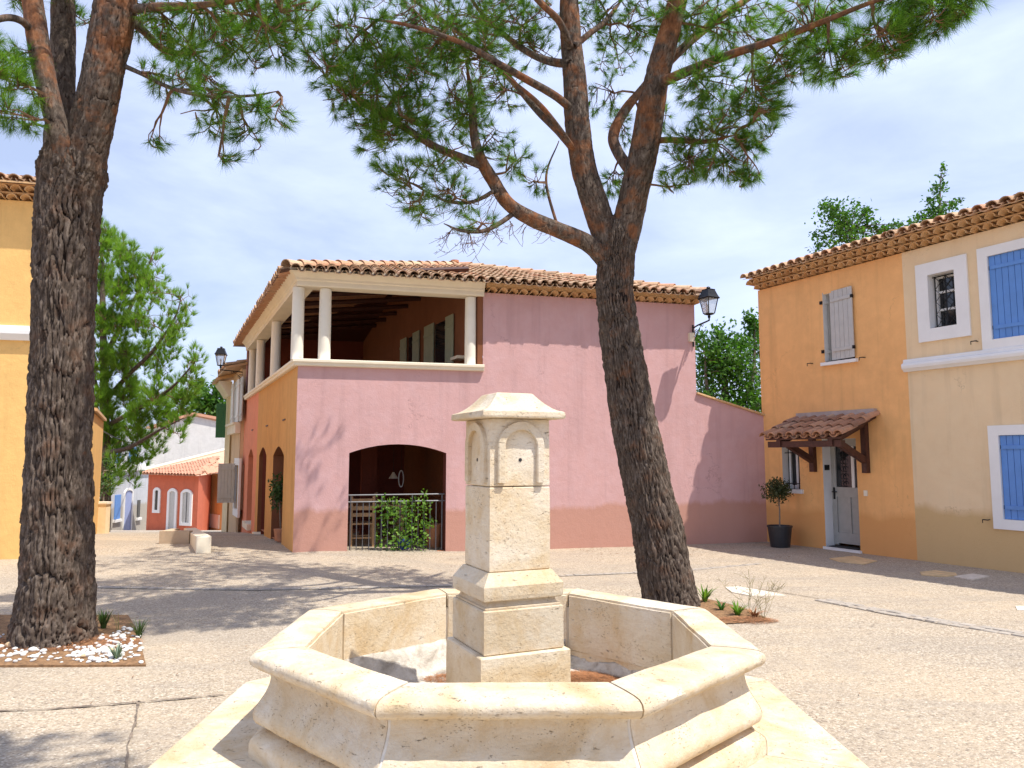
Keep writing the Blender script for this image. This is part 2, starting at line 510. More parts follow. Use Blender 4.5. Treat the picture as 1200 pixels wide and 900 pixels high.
def bark_mat(name):
    m, n, l, b = new_mat(name)
    v = pos(n, l)
    at = N(n, 'ShaderNodeAttribute'); at.attribute_name = 'plate'
    ay = N(n, 'ShaderNodeAttribute'); ay.attribute_name = 'young'
    grain = noise(n, l, pos(n, l, (1, 1, 0.35)), 26, 6, 0.7, 0.6)
    plate = ramp(n, l, grain, [(0.3, (0.036, 0.026, 0.020)), (0.5, (0.100, 0.074, 0.057)), (0.70, (0.23, 0.185, 0.150))])
    patch = noise(n, l, v, 5.0, 5, 0.65)
    plate = mixc(n, l, ramp(n, l, patch, [(0.52, 0.0), (0.74, 0.5)]), plate, (0.19, 0.085, 0.042))
    col = mixc(n, l, ramp(n, l, at.outputs['Fac'], [(0.05, 0.0), (0.45, 1.0)]), (0.020, 0.012, 0.009), plate)
    orange = ramp(n, l, noise(n, l, pos(n, l, (1, 1, 0.4)), 14, 6, 0.7), [(0.3, (0.10, 0.042, 0.022)), (0.5, (0.23, 0.095, 0.043)), (0.72, (0.37, 0.18, 0.092))])
    yz = math_n(n, l, 'ADD', ay.outputs['Fac'], math_n(n, l, 'MULTIPLY_ADD', noise(n, l, v, 4.2, 5, 0.65), 2.2))
    yz.node.inputs[1].links[0].from_node.inputs[2].default_value = -1.1
    col = mixc(n, l, ramp(n, l, yz, [(0.42, 0.0), (0.80, 1.0)]), col, orange)
    l.new(col, b.inputs['Base Color']); b.inputs['Roughness'].default_value = 0.93
    b.inputs['Specular IOR Level'].default_value = 0.2
    bump(n, l, noise(n, l, pos(n, l, (1, 1, 0.3)), 60, 5, 0.75), b, 0.7, 0.012)
    return m
M['bark'] = bark_mat('pine_bark')
M['twig'] = plain('twig_bark', (0.16, 0.085, 0.045), 0.9, 0.3, 20)
M['twig_grey'] = plain('grey_branch', (0.20, 0.16, 0.12), 0.9, 0.25, 20)

def leaf_mat(name, stops, trans=0.35, scale=1.6, rough=0.55):
    m, n, l, b = new_mat(name)
    v = pos(n, l)
    g = n.new('ShaderNodeNewGeometry')
    f = math_n(n, l, 'ADD', math_n(n, l, 'MULTIPLY', noise(n, l, v, scale, 4, 0.6), 0.7), math_n(n, l, 'MULTIPLY', g.outputs['Random Per Island'], 0.35))
    col = ramp(n, l, f, stops)
    l.new(col, b.inputs['Base Color']); b.inputs['Roughness'].default_value = rough
    b.inputs['Specular IOR Level'].default_value = 0.3
    tr = n.new('ShaderNodeBsdfTranslucent')
    l.new(mixc(n, l, 1.0, col, (1.0, 1.25, 0.45), 'MULTIPLY'), tr.inputs['Color'])
    ms = n.new('ShaderNodeMixShader'); ms.inputs[0].default_value = trans
    l.new(b.outputs[0], ms.inputs[1]); l.new(tr.outputs[0], ms.inputs[2])
    l.new(ms.outputs[0], n['Material Output'].inputs['Surface'])
    return m
M['needle'] = leaf_mat('pine_needles', [(0.28, (0.032, 0.085, 0.016)), (0.46, (0.090, 0.195, 0.028)), (0.66, (0.20, 0.33, 0.045)), (0.82, (0.34, 0.43, 0.08))], 0.55, 2.6)
M['needle_bright'] = leaf_mat('young_pine_needles', [(0.28, (0.09, 0.17, 0.025)), (0.5, (0.21, 0.35, 0.045)), (0.75, (0.34, 0.48, 0.08))], 0.52, 1.1)
M['leaf'] = leaf_mat('broad_leaves', [(0.3, (0.030, 0.085, 0.012)), (0.5, (0.065, 0.16, 0.022)), (0.75, (0.13, 0.26, 0.035))], 0.40, 0.9)
M['leaf_dark'] = leaf_mat('dark_leaves', [(0.3, (0.028, 0.060, 0.014)), (0.55, (0.055, 0.105, 0.025)), (0.8, (0.10, 0.15, 0.045))], 0.25, 2.0)
M['leaf_olive'] = leaf_mat('olive_leaves', [(0.3, (0.030, 0.045, 0.014)), (0.6, (0.075, 0.085, 0.028)), (0.85, (0.12, 0.11, 0.045))], 0.2, 6.0)
M['vine'] = leaf_mat('vine_leaves', [(0.3, (0.07, 0.16, 0.02)), (0.6, (0.16, 0.30, 0.035)), (0.85, (0.28, 0.42, 0.08))], 0.4, 4.0)
M['grass_dry'] = leaf_mat('dry_grass', [(0.3, (0.20, 0.17, 0.07)), (0.7, (0.42, 0.35, 0.17))], 0.3, 5.0)
M['sage'] = leaf_mat('grey_green_leaves', [(0.3, (0.12, 0.17, 0.12)), (0.7, (0.26, 0.33, 0.25))], 0.25, 5.0)

# ================================================================== GROUND
FRONT_T = Vector((1, 0.272))
P0 = at_z(343, 645, 0.05)
SIDE_T = Vector((-0.468, 1.0))
def gz(x, y):
    x = np.asarray(x, float); y = np.asarray(y, float)
    st = np.interp(y, [-5, 12, 14, 17, 20, 28, 35, 38, 45, 60, 120, 2000], [0, 0, 0.02, -0.10, -0.36, -1.12, -1.76, -2.15, -2.9, -3.8, -5, -5])
    k = np.clip((y - 7) / 5.5, 0, 1); k = k * k * (3 - 2 * k)
    pl = k * np.interp(x, [-3.9, -2.2, -0.4, 4, 8, 30], [0.05, -0.02, -0.075, -0.085, -0.05, -0.05])
    w = np.clip((x + 3.0) / -0.9, 0, 1); w = w * w * (3 - 2 * w)
    return st * w + pl * (1 - w)
def gzf(x, y): return float(gz(np.array([x]), np.array([y]))[0])
def on_ground(px, py):
    z = 0.0
    for _ in range(25):
        p = at_z(px, py, z); z = 0.5 * z + 0.5 * gzf(p.x, p.y)
    return p
xs = np.unique(np.concatenate([np.linspace(-1200, -40, 12), np.linspace(-40, -14, 20), np.arange(-14, 14.01, 0.25), np.linspace(14, 40, 20), np.linspace(40, 1200, 12)]))
ys = np.unique(np.concatenate([np.linspace(-600, -12, 10), np.linspace(-12, -2, 12), np.arange(-2, 46.01, 0.25), np.linspace(46, 120, 20), np.linspace(120, 2000, 12)]))
X, Y = np.meshgrid(xs, ys)
Z = gz(X.ravel(), Y.ravel())
near = (np.abs(X.ravel()) < 13) & (Y.ravel() < 30) & (Y.ravel() > -2)
Z = Z + np.where(near, 0.006 * fbm(np.stack([X.ravel() * 0.8, Y.ravel() * 0.8, 0 * Z], 1), 2), 0)
V = np.stack([X.ravel(), Y.ravel(), Z], 1)
nx, ny = len(xs), len(ys)
ii, jj = np.meshgrid(np.arange(nx - 1), np.arange(ny - 1))
a = (jj * nx + ii).ravel()
ground = link('ground', mesh_np('ground', V, np.stack([a, a + 1, a + nx + 1, a + nx], 1), M['ground'], True))
tag(ground, kind='structure')

def ground_strip(name, pts, w, mat, lift, parent, seed=0, jag=0.35, step=0.06):
    """thin sheet following the ground along a polyline of ground points"""
    rs = np.random.default_rng(seed)
    P = []
    for a_, b_ in zip(pts[:-1], pts[1:]):
        n_ = max(2, int((b_ - a_).length / step))
        for k in range(n_): P.append(a_.lerp(b_, k / n_))
    P.append(pts[-1])
    vs = []; fs = []
    for i, p in enumerate(P):
        d = (P[min(i + 1, len(P) - 1)] - P[max(i - 1, 0)]); d = Vector((d.x, d.y)).normalized()
        nn = Vector((-d.y, d.x))
        ww = w * (1 + jag * (rs.random() - 0.5) * 2) / 2
        off = jag * w * (rs.random() - 0.5) * 0.6
        for sgn in (-1, 1):
            q = Vector((p.x, p.y)) + nn * (sgn * ww + off)
            vs.append((q.x, q.y, gzf(q.x, q.y) + lift))
        if i: fs.append((2 * i - 2, 2 * i - 1, 2 * i + 1, 2 * i))
    m_ = MB(); m_.add(vs, fs)
    return link(name, m_.mesh(name, mat, recalc=True), parent)
def gp(*pts): return [on_ground(x, y) for x, y in pts]
ground_strip('expansion_joint', gp((-60, 836), (40, 833), (95, 829), (160, 824), (262, 815)), 0.020, M['joint'], 0.008, ground, 1, 0.8)
ground_strip('expansion_joint', gp((163, 822), (158, 850), (150, 872), (146, 930)), 0.012, M['joint'], 0.008, ground, 2, 0.9)
ground_strip('expansion_joint', gp((862, 688), (905, 693), (960, 702)), 0.018, M['joint'], 0.010, ground, 3, 0.6)

def patch(pxs, mat, parent, lift=0.012):
    P = gp(*pxs)
    m_ = MB()
    m_.add([(p.x, p.y, gzf(p.x, p.y) + lift) for p in P] + [(p.x, p.y, gzf(p.x, p.y) - 0.03) for p in P],
           [tuple(range(len(P)))] + [(i, (i + 1) % len(P), len(P) + (i + 1) % len(P), len(P) + i) for i in range(len(P))])
    return link('paving_patch', m_.mesh('paving_patch', mat), parent)
patch([(850, 689), (866, 688), (905, 695), (922, 699), (880, 699), (858, 695)], M['patch'], ground)
patch([(1078, 671), (1096, 669), (1120, 672), (1122, 675), (1100, 676), (1080, 674)], M['yellow_patch'], ground)
patch([(1118, 676), (1140, 673), (1160, 676), (1140, 680)], M['patch'], ground)
patch([(972, 655), (1000, 652), (1028, 658), (1012, 662), (985, 659)], M['yellow_patch'], ground)
patch([(1190, 711), (1215, 712), (1215, 717), (1192, 716)], M['patch'], ground)

# stone setts of the drainage line, each one laid
sett_meshes = []
for k in range(4):
    m_ = MB(); rs = random.Random(k)
    m_.box((0, 0, 0), (0.052 + rs.uniform(-.006, .006), 0.047 + rs.uniform(-.005, .005), 0.03))
    sett_meshes.append(m_.mesh('sett', M['sett'], bevel=0.008))
def sett_row(pts, rows, seed):
    gut = ground_strip('gutter', pts, rows * 0.11 + 0.01, M['sett_bed'], 0.004, ground, seed, 0.1, 0.3)
    rs = random.Random(seed)
    for a_, b_ in zip(pts[:-1], pts[1:]):
        L = (b_ - a_).length; d = Vector((b_.x - a_.x, b_.y - a_.y)).normalized(); nn = Vector((-d.y, d.x))
        for i in range(int(L / 0.118)):
            for r_ in range(rows):
                q = Vector((a_.x, a_.y)) + d * (i + 0.5 + 0.4 * (r_ % 2)) * 0.118 + nn * (r_ - (rows - 1) / 2) * 0.11
                M4 = Matrix.Translation((q.x, q.y, gzf(q.x, q.y) - 0.018 + rs.uniform(-.004, .004))) @ Matrix.Rotation(math.atan2(d.y, d.x) + rs.uniform(-.06, .06), 4, 'Z')
                link('sett', sett_meshes[rs.randrange(4)], gut, M4)
sett_row(gp((962, 703), (1010, 712), (1075, 724), (1140, 735), (1215, 747)), 2, 5)
sett_row(gp((890, 661), (800, 669), (655, 675)), 1, 6)
sett_row(gp((530, 686), (420, 689), (300, 691), (110, 688)), 1, 7)

# ================================================================== FOUNTAIN
FC = Vector((-0.022, 4.27)); FROT = 0.0093
A0 = 1.372 * math.cos(math.pi / 8)
fountain = thing('fountain', 'octagonal cream stone fountain with arched pillar in its dry basin', 'fountain', (FC.x, FC.y, 0))
def oct_stone(prof, a0, k, gap, nseg, seed, amp=0.0022, taper=None):
    """one straight stone of an octagonal ring: closed profile (offset from a0, z), mitred at both ends"""
    ang = FROT - math.pi / 2 + k * math.pi / 4
    nv = Vector((math.cos(ang), math.sin(ang))); tv = Vector((-nv.y, nv.x))
    tanq = math.tan(math.pi / 8)
    V = []; np_ = len(prof)
    for i in range(nseg + 1):
        f = i / nseg * 2 - 1
        for off, z in prof:
            r_ = a0 + off
            half = r_ * tanq - gap
            p = FC + nv * r_ + tv * (f * half)
            V.append((p.x, p.y, z))
    V = np.array(V)
    d = fbm(V * 9 + seed * 3.1, 3) * amp + vnoise(V * 45 + seed) * amp * 0.5
    d2 = fbm(V * 7 + 20 + seed, 2) * amp
    V[:, 0] += nv.x * d; V[:, 1] += nv.y * d; V[:, 2] += d2
    q = []
    for i in range(nseg):
        for j in range(np_):
            j2 = (j + 1) % np_
            q.append((i * np_ + j, i * np_ + j2, (i + 1) * np_ + j2, (i + 1) * np_ + j))
    m_ = MB(); m_.v = [tuple(p) for p in V]; m_.f = q
    m_.f.append(tuple(range(np_))); m_.f.append(tuple(nseg * np_ + j for j in range(np_)))
    return m_
COPE = [(-0.243, 0.613), (-0.243, 0.66), (-0.244, 0.693), (-0.242, 0.700), (-0.20, 0.702), (-0.13, 0.703), (-0.06, 0.701), (-0.028, 0.696), (-0.008, 0.683), (0.0, 0.662), (-0.006, 0.640), (-0.022, 0.625), (-0.05, 0.619), (-0.085, 0.614)]
PANEL = [(-0.256, 0.325), (-0.256, 0.42), (-0.256, 0.52), (-0.256, 0.60), (-0.256, 0.684), (-0.251, 0.688), (-0.247, 0.684), (-0.246, 0.610), (-0.088, 0.610), (-0.097, 0.595), (-0.097, 0.565), (-0.088, 0.53), (-0.072, 0.495), (-0.05, 0.46), (-0.032, 0.43), (-0.024, 0.405), (-0.025, 0.382), (-0.036, 0.362), (-0.055, 0.349), (-0.085, 0.343), (-0.088, 0.328)]
PLIN = [(-0.25, 0.20), (-0.25, 0.322), (-0.085, 0.324), (-0.055, 0.313), (-0.03, 0.300), (-0.016, 0.287), (-0.010, 0.27), (-0.010, 0.235), (-0.012, 0.205)]
for k in range(8):
    for nm, pr, sd, am in (('coping_stone', COPE, 1, 0.0028), ('basin_panel', PANEL, 2, 0.0022), ('plinth_stone', PLIN, 3, 0.002)):
        o = oct_stone(pr, A0, k, 0.0045 if nm != 'basin_panel' else 0.010, 30, sd * 10 + k, am).build(nm, M['stone'], fountain)
        o.data.polygons.foreach_set('use_smooth', [len(p.vertices) == 4 for p in o.data.polygons])
        md = o.modifiers.new('edge', 'EDGE_SPLIT'); md.split_angle = R(38)
core = MB()
CORE = [(-0.244, 0.21), (-0.244, 0.605), (-0.103, 0.605), (-0.103, 0.565), (-0.094, 0.53), (-0.078, 0.495), (-0.056, 0.46), (-0.038, 0.43), (-0.030, 0.405), (-0.031, 0.382), (-0.042, 0.362), (-0.06, 0.353), (-0.092, 0.345), (-0.092, 0.32), (-0.04, 0.30), (-0.02, 0.27), (-0.02, 0.21)]
for k in range(8):
    mm_ = oct_stone(CORE, A0, k, 0.0, 1, 0, 0.0); core.add(mm_.v, mm_.f[:-2])
core.build('mortar_core', M['mortar'], fountain)
# step of large slabs
RS = 1.83; AS = RS * math.cos(math.pi / 8)
STEP = [(-0.75, 0.02), (-0.75, 0.205), (-0.012, 0.205), (-0.003, 0.201), (0.0, 0.19), (0.0, -0.06), (-0.1, -0.08)]
STEP_F = [(-0.73, 0.0), (-0.73, 0.196), (-0.012, 0.196), (-0.012, -0.06)]
for k in range(8):
    o = oct_stone(STEP, AS, k, 0.0025, 14, 50 + k, 0.0012).build('step_slab', M['stone'], fountain)
    md = o.modifiers.new('edge', 'EDGE_SPLIT'); md.split_angle = R(30)
# basin floor and crust
fl = MB(); fl.add([(FC.x + 1.28 * math.cos(FROT + math.pi / 8 + i * math.pi / 4), FC.y + 1.28 * math.sin(FROT + math.pi / 8 + i * math.pi / 4), 0.222) for i in range(8)], [tuple(range(8))])
fl.build('basin_floor', M['crust'], fountain)
for k in (2, 3, 4, 5, 6):
    CR = [(-0.246, 0.21), (-0.246, 0.41), (-0.275, 0.395), (-0.305, 0.36), (-0.33, 0.30), (-0.37, 0.25), (-0.45, 0.215)] if k in (4, 5) else [(-0.246, 0.21), (-0.246, 0.30), (-0.256, 0.29), (-0.27, 0.255), (-0.32, 0.215)]
    o = oct_stone(CR, A0, k, 0.012, 26, 80 + k, 0.012).build('limescale_fillet', M['crust'], fountain)
    o.data.polygons.foreach_set('use_smooth', [True] * len(o.data.polygons))
# pillar
PANG = R(24.6)
PC = Vector((-0.03, 4.27))
def prot(x, y):   # pillar local: +y is the face turned to camera-right
    ca, sa = math.cos(PANG), math.sin(PANG)
    return PC.x + x * ca + y * sa, PC.y + x * sa - y * ca
def pblock(prof, name, seed, n=10, amp=0.0016, parent=fountain):
    """square block from a profile (half width, z) with chipped faces"""
    V = []; ring = []
    for h, z in prof:
        pts = []
        for (ax, ay), (bx, by) in (((-1, -1), (1, -1)), ((1, -1), (1, 1)), ((1, 1), (-1, 1)), ((-1, 1), (-1, -1))):
            for i in range(n):
                t_ = i / n
                pts.append((h * (ax + (bx - ax) * t_), h * (ay + (by - ay) * t_)))
        for x, y in pts:
            X_, Y_ = prot(x, y); V.append((X_, Y_, z))
    V = np.array(V); m4 = 4 * n
    d = fbm(V * 10 + seed, 3)[:, None] * amp
    c = V - np.array([PC.x, PC.y, 0]); c[:, 2] = 0
    V = V + c / (np.linalg.norm(c, axis=1)[:, None] + 1e-6) * d
    q = [(j * m4 + i, j * m4 + (i + 1) % m4, (j + 1) * m4 + (i + 1) % m4, (j + 1) * m4 + i) for j in range(len(prof) - 1) for i in range(m4)]
    mb = MB(); mb.v = [tuple(p) for p in V]; mb.f = q
    mb.f.append(tuple(range(m4))[::-1]); mb.f.append(tuple((len(prof) - 1) * m4 + i for i in range(m4)))
    o = mb.build(name, M['stone'], parent)
    return o
DPF = 4.05
def zp(py): return at_y(600, py, DPF).z
zb1, zb2, zb3, zs0, zs1, zc0, zc1, ztop = zp(765), zp(713), zp(672), zp(676), zp(571), zp(490), zp(480), zp(458)
def rows(h, z0, z1, n=6, r_=0.006):
    return [(h - r_, z0)] + [(h, z0 + r_ + (z1 - z0 - 2 * r_) * i / n) for i in range(n + 1)] + [(h - r_, z1)]
pblock(rows(0.262, 0.20, zb1), 'pillar_foot', 1)
pblock(rows(0.234, zb1 + 0.002, zb2), 'pillar_block', 2)
nk = 0.205
zn = zb2 + 0.002
zm = zp(704)
pblock([(0.222, zn), (0.222, zn + 0.008), (nk + 0.004, zn + 0.012), (nk - 0.004, zn + 0.028), (nk, zn + 0.048), (0.222, zm + 0.004), (0.232, zm + 0.010), (0.235, zm + 0.03), (0.235, zp(686)), (0.231, zp(684.5)), (0.190, zp(671))], 'pillar_collar', 3)
pblock(rows(0.1815, zp(671) + 0.001, zs1, 8), 'pillar_shaft', 4, 12, 0.002)
nb = pblock(rows(0.180, zs1 + 0.004, zc0 - 0.001, 8, 0.004), 'niche_block', 5, 12)
zcap = [(0.236, zc0 + 0.0), (0.248, zc0 + 0.004), (0.250, zc0 + 0.012), (0.248, zc0 + 0.036), (0.238, zc0 + 0.042)]
for i in range(1, 9):
    t_ = i / 8
    zcap.append((0.238 + (0.112 - 0.238) * t_, zc0 + 0.042 + (ztop - 0.006 - zc0 - 0.042) * (t_ ** 1.6)))
zcap += [(0.106, ztop - 0.002), (0.09, ztop)]
pblock(zcap, 'pillar_cap', 6, 12, 0.0018)
# arched mouldings on the four faces of the niche block
for q in range(4):
    mb = MB()
    ro, ri, th = 0.140, 0.096, 0.025
    zsp = zp(524); zbt = zp(566)
    outl = []; inl = []
    outl.append((-ro, zbt)); inl.append((-ri, zbt))
    for i in range(0, 19):
        a_ = math.pi - math.pi * i / 18
        outl.append((ro * math.cos(a_), zsp + ro * math.sin(a_))); inl.append((ri * math.cos(a_), zsp + ri * math.sin(a_)))
    outl.append((ro, zbt)); inl.append((ri, zbt))
    vs = []
    for lst, o_ in ((outl, 0), (outl, th - 0.004), ([(x * 0.965, z) for x, z in outl], th), ([(x * 1.05, z) for x, z in inl], th), (inl, th - 0.005), (inl, 0)):
        for x, z in lst:
            y = 0.1795 + o_
            for _ in range(q): x, y = -y, x
            X_, Y_ = prot(x, y); vs.append((X_, Y_, z))
            x = None
    n_ = len(outl)
    fs = [(r_ * n_ + i, r_ * n_ + i + 1, (r_ + 1) * n_ + i + 1, (r_ + 1) * n_ + i) for r_ in range(5) for i in range(n_ - 1)]
    fs += [tuple(r_ * n_ for r_ in range(6)), tuple(r_ * n_ + n_ - 1 for r_ in range(6))[::-1]]
    mb.add(vs, fs); mb.build('arch_moulding', M['stone'], nb)
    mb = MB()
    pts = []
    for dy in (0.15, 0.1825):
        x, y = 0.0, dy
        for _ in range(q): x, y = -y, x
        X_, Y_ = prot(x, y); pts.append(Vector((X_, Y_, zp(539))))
    mb.tube(pts, 0.010, 10); mb.build('spout_disc', M['dark'], nb)  # solid dark disc; the shade inside a spout hole is put into its colour

# dry pine needles that gathered in the basin
def needle_litter(name, label, cx, cy, rx, ry, z, n, seed, parent=None):
    rs = np.random.default_rng(seed)
    r_ = np.sqrt(rs.random(n)); a_ = rs.random(n) * 2 * np.pi
    c = np.stack([cx + rx * r_ * np.cos(a_), cy + ry * r_ * np.sin(a_), z + rs.random(n) * 0.035 * (1 - r_)], 1)
    th = rs.random(n) * np.pi * 2; L = 0.03 + rs.random(n) * 0.04
    d = np.stack([np.cos(th), np.sin(th), rs.normal(0, 0.15, n)], 1) * L[:, None]
    w = np.stack([-np.sin(th), np.cos(th), 0 * th], 1) * 0.0035
    V = np.stack([c - d, c + w, c + d], 1).reshape(-1, 3)
    o = link(name, mesh_np(name, V, np.arange(3 * n).reshape(-1, 3), M['litter']), parent)
    return tag(o, label, None, None, 'stuff')
needle_litter('pine_litter', 'brown dry pine needles heaped in the fountain basin', 0.46, 4.93, 0.32, 0.17, 0.226, 3200, 3)
needle_litter('pine_litter', 'thin brown pine needles along the sunlit crust of the basin', -0.36, 4.95, 0.22, 0.10, 0.226, 500, 4)

# ================================================================== BUILDING TOOLS
def wall(F, outer, holes, name, mat, parent, reveal=0.3, reveal_mat=None, extra=0.0):
    """wall sheet in frame F with real openings and their reveals"""
    loops = [outer] + holes
    pts = [F.pt(s, z) for lp in loops for s, z in lp]
    tris = tessellate_polygon([[Vector((s, z, 0)) for s, z in lp] for lp in loops])
    mb = MB(); mb.add(pts, [tuple(t_) for t_ in tris])
    o = link(name, mb.mesh(name, mat, recalc=False), parent)
    for h in holes:
        n_ = len(h); rv = MB()
        vs = [F.pt(s, z) for s, z in h] + [F.pt(s, z, -reveal) for s, z in h]
        rv.add(vs, [(i, (i + 1) % n_, n_ + (i + 1) % n_, n_ + i) for i in range(n_)])
        link('reveal', rv.mesh('reveal', reveal_mat or mat, recalc=False), o)
    return o
def rect(s0, s1, z0, z1): return [(s0, z0), (s1, z0), (s1, z1), (s0, z1)]
def arch(s0, s1, z0, zs, zt, n=12, pointed=False):
    p = [(s0, z0), (s1, z0)]
    c = (s0 + s1) / 2; w = (s1 - s0) / 2
    for i in range(n + 1):
        a_ = math.pi * i / n
        if pointed:
            x = math.cos(a_); p.append((c + w * x, zs + (zt - zs) * (1 - abs(x) ** 1.6)))
        else:
            x = math.cos(a_)
            R_ = (w * w + (zt - zs) ** 2) / (2 * max(zt - zs, 1e-4))
            p.append((c + w * x, zt - R_ + math.sqrt(max(R_ * R_ - (w * x) ** 2, 0))))
    return p
def sweep(F_pts, prof, name, mat, parent, closed_ends=True):
    """mitred moulding: path of plan points (outside on the left-hand normal given), profile (out, z) closed"""
    P = [Vector((p[0], p[1])) for p in F_pts]
    vs = []; n_ = len(prof)
    for i, p in enumerate(P):
        d0 = (P[i] - P[i - 1]).normalized() if i else (P[1] - P[0]).normalized()
        d1 = (P[i + 1] - P[i]).normalized() if i < len(P) - 1 else d0
        n0 = Vector((d0.y, -d0.x)); n1 = Vector((d1.y, -d1.x))
        m_ = (n0 + n1).normalized(); k = 1 / max(m_.dot(n0), 0.2)
        for o_, z in prof:
            q = p + m_ * (o_ * k); vs.append((q.x, q.y, z))
    fs = [(i * n_ + j, i * n_ + (j + 1) % n_, (i + 1) * n_ + (j + 1) % n_, (i + 1) * n_ + j) for i in range(len(P) - 1) for j in range(n_)]
    fs += [tuple(range(n_))[::-1], tuple((len(P) - 1) * n_ + j for j in range(n_))]
    mb = MB(); mb.add(vs, fs)
    return mb.build(name, mat, parent)

# clay canal tiles
def tile_mesh(name, L, r0, r1, th, mat, n=6, flip=False, a0=0.0):
    vs = []; 
    for y, r_ in ((0, r0), (L, r1)):
        for rr in (r_, r_ - th):
            for i in range(n + 1):
                a_ = a0 + (math.pi - 2 * a0) * i / n
                z = rr * math.sin(a_)
                vs.append((rr * math.cos(a_), y, -z if flip else z))
    k = n + 1
    fs = []
    for i in range(n):
        fs += [(i, i + 1, 2 * k + i + 1, 2 * k + i), (k + i, 3 * k + i, 3 * k + i + 1, k + i + 1), (i, k + i, k + i + 1, i + 1), (2 * k + i, 2 * k + i + 1, 3 * k + i + 1, 3 * k + i)]
    fs += [(0, 2 * k, 3 * k, k), (n, k + n, 3 * k + n, 2 * k + n)]
    mb = MB(); mb.add(vs, fs)
    me = mb.mesh(name, mat)
    return me
TILE_L, TILE_SP, TILE_EX = 0.44, 0.205, 0.34
ME_TILE = tile_mesh('roof_tile', TILE_L, 0.092, 0.078, 0.014, M['tile'], 7, a0=0.12)
ME_CHAN = tile_mesh('channel_tile', TILE_L, 0.082, 0.096, 0.013, M['tile'], 5, True, 0.2)
M['tile_red'] = tile_mat('canopy_tile_clay', [(0.0, (0.16, 0.085, 0.055)), (0.3, (0.38, 0.18, 0.10)), (0.6, (0.52, 0.27, 0.15)), (0.8, (0.30, 0.16, 0.11)), (1.0, (0.64, 0.45, 0.27))], 0.55)
ME_TILE_R = tile_mesh('canopy_tile', TILE_L, 0.092, 0.078, 0.014, M['tile_red'], 7, a0=0.12)
ME_CHAN_R = tile_mesh('canopy_tile', TILE_L, 0.082, 0.096, 0.013, M['tile_red'], 5, True, 0.2)
ME_GEN = tile_mesh('eaves_tile', 0.34, 0.080, 0.072, 0.013, M['tile_gen'], 7)
def joined(name, placements, me, mat, parent, basis=None):
    """many alike small pieces as one 'stuff' mesh"""
    nv = len(me.vertices); co = np.zeros(nv * 3); me.vertices.foreach_get('co', co); co = co.reshape(-1, 3)
    polys = [tuple(p.vertices) for p in me.polygons]
    q4 = np.array([p for p in polys if len(p) == 4])
    Vs = []; Fs = []
    for i, m4 in enumerate(placements):
        A = np.array(m4)
        Vs.append(co @ A[:3, :3].T + A[:3, 3]); Fs.append(q4 + i * nv)
    if not Vs: return None
    o = link(name, mesh_np(name, np.concatenate(Vs), np.concatenate(Fs), mat), parent)
    o['kind'] = 'stuff'
    return o
def basis_m(e, v, w, p):
    m4 = Matrix.Identity(4)
    for i, c in enumerate((e, v, w)): m4.col[i] = (c.x, c.y, c.z, 0)
    m4.col[3] = (p.x, p.y, p.z, 1)
    return m4
def roof_face(parent, poly, n_single, seed, rows_from=0, lift=0.07, single_rows=99, overhang=0.0):
    """lay tiles on a planar roof face; poly[0]->poly[1] is its eave; the lowest rows singly"""
    rs = random.Random(seed)
    E0, E1 = poly[0], poly[1]
    e = (E1 - E0); W = e.length; e = e.normalized()
    w = e.cross(poly[2] - E0).normalized()
    if w.z < 0: w = -w
    v = w.cross(e).normalized()
    if v.z < 0: v = -v
    P2 = [((p - E0).dot(e), (p - E0).dot(v)) for p in poly]
    def inside(x, y):
        c = False; j = len(P2) - 1
        for i in range(len(P2)):
            (xi, yi), (xj, yj) = P2[i], P2[j]
            if (yi > y) != (yj > y) and x < (xj - xi) * (y - yi) / (yj - yi) + xi: c = not c
            j = i
        return c
    H_ = max(y for x, y in P2)
    ncol = int(W / TILE_SP)
    single = []; rest = []; chan = []
    for j in range(int(H_ / TILE_EX) + 1):
        for i in range(ncol + 1):
            for kind in (0, 1):
                x = (i + 0.5 * kind) * TILE_SP + (W - ncol * TILE_SP) / 2
                y = j * TILE_EX
                if not (inside(min(max(x, 0.01), W - 0.01), y + 0.05) and inside(min(max(x, 0.01), W - 0.01), y + 0.26)): continue
                jx = rs.uniform(-.006, .006); jy = rs.uniform(-.015, .015)
                tilt = R(3.0 + rs.uniform(-.6, .8))
                vv = (v * math.cos(tilt) - w * math.sin(tilt)); ww = (w * math.cos(tilt) + v * math.sin(tilt))
                rz = rs.uniform(-.025, .025)
                ee = (e * math.cos(rz) + vv * math.sin(rz)).normalized(); vv = (vv * math.cos(rz) - e * math.sin(rz)).normalized()
                off = (0.105 if kind == 0 else 0.060) + rs.uniform(-.004, .004)
                if kind == 0: off = 0.028 + rs.uniform(-.004, .004)
                p = E0 + e * (x + jx) + v * (y + jy - overhang) + w * off
                (chan if kind else (single if j < single_rows and len(single) < n_single else rest)).append(basis_m(ee, vv, ww, p))
    for m4 in single: link('roof_tile', ME_TILE, parent, m4)
    joined('upper_tiles', rest, ME_TILE, M['tile'], parent)
    joined('channel_tiles', chan, ME_CHAN, M['tile'], parent)
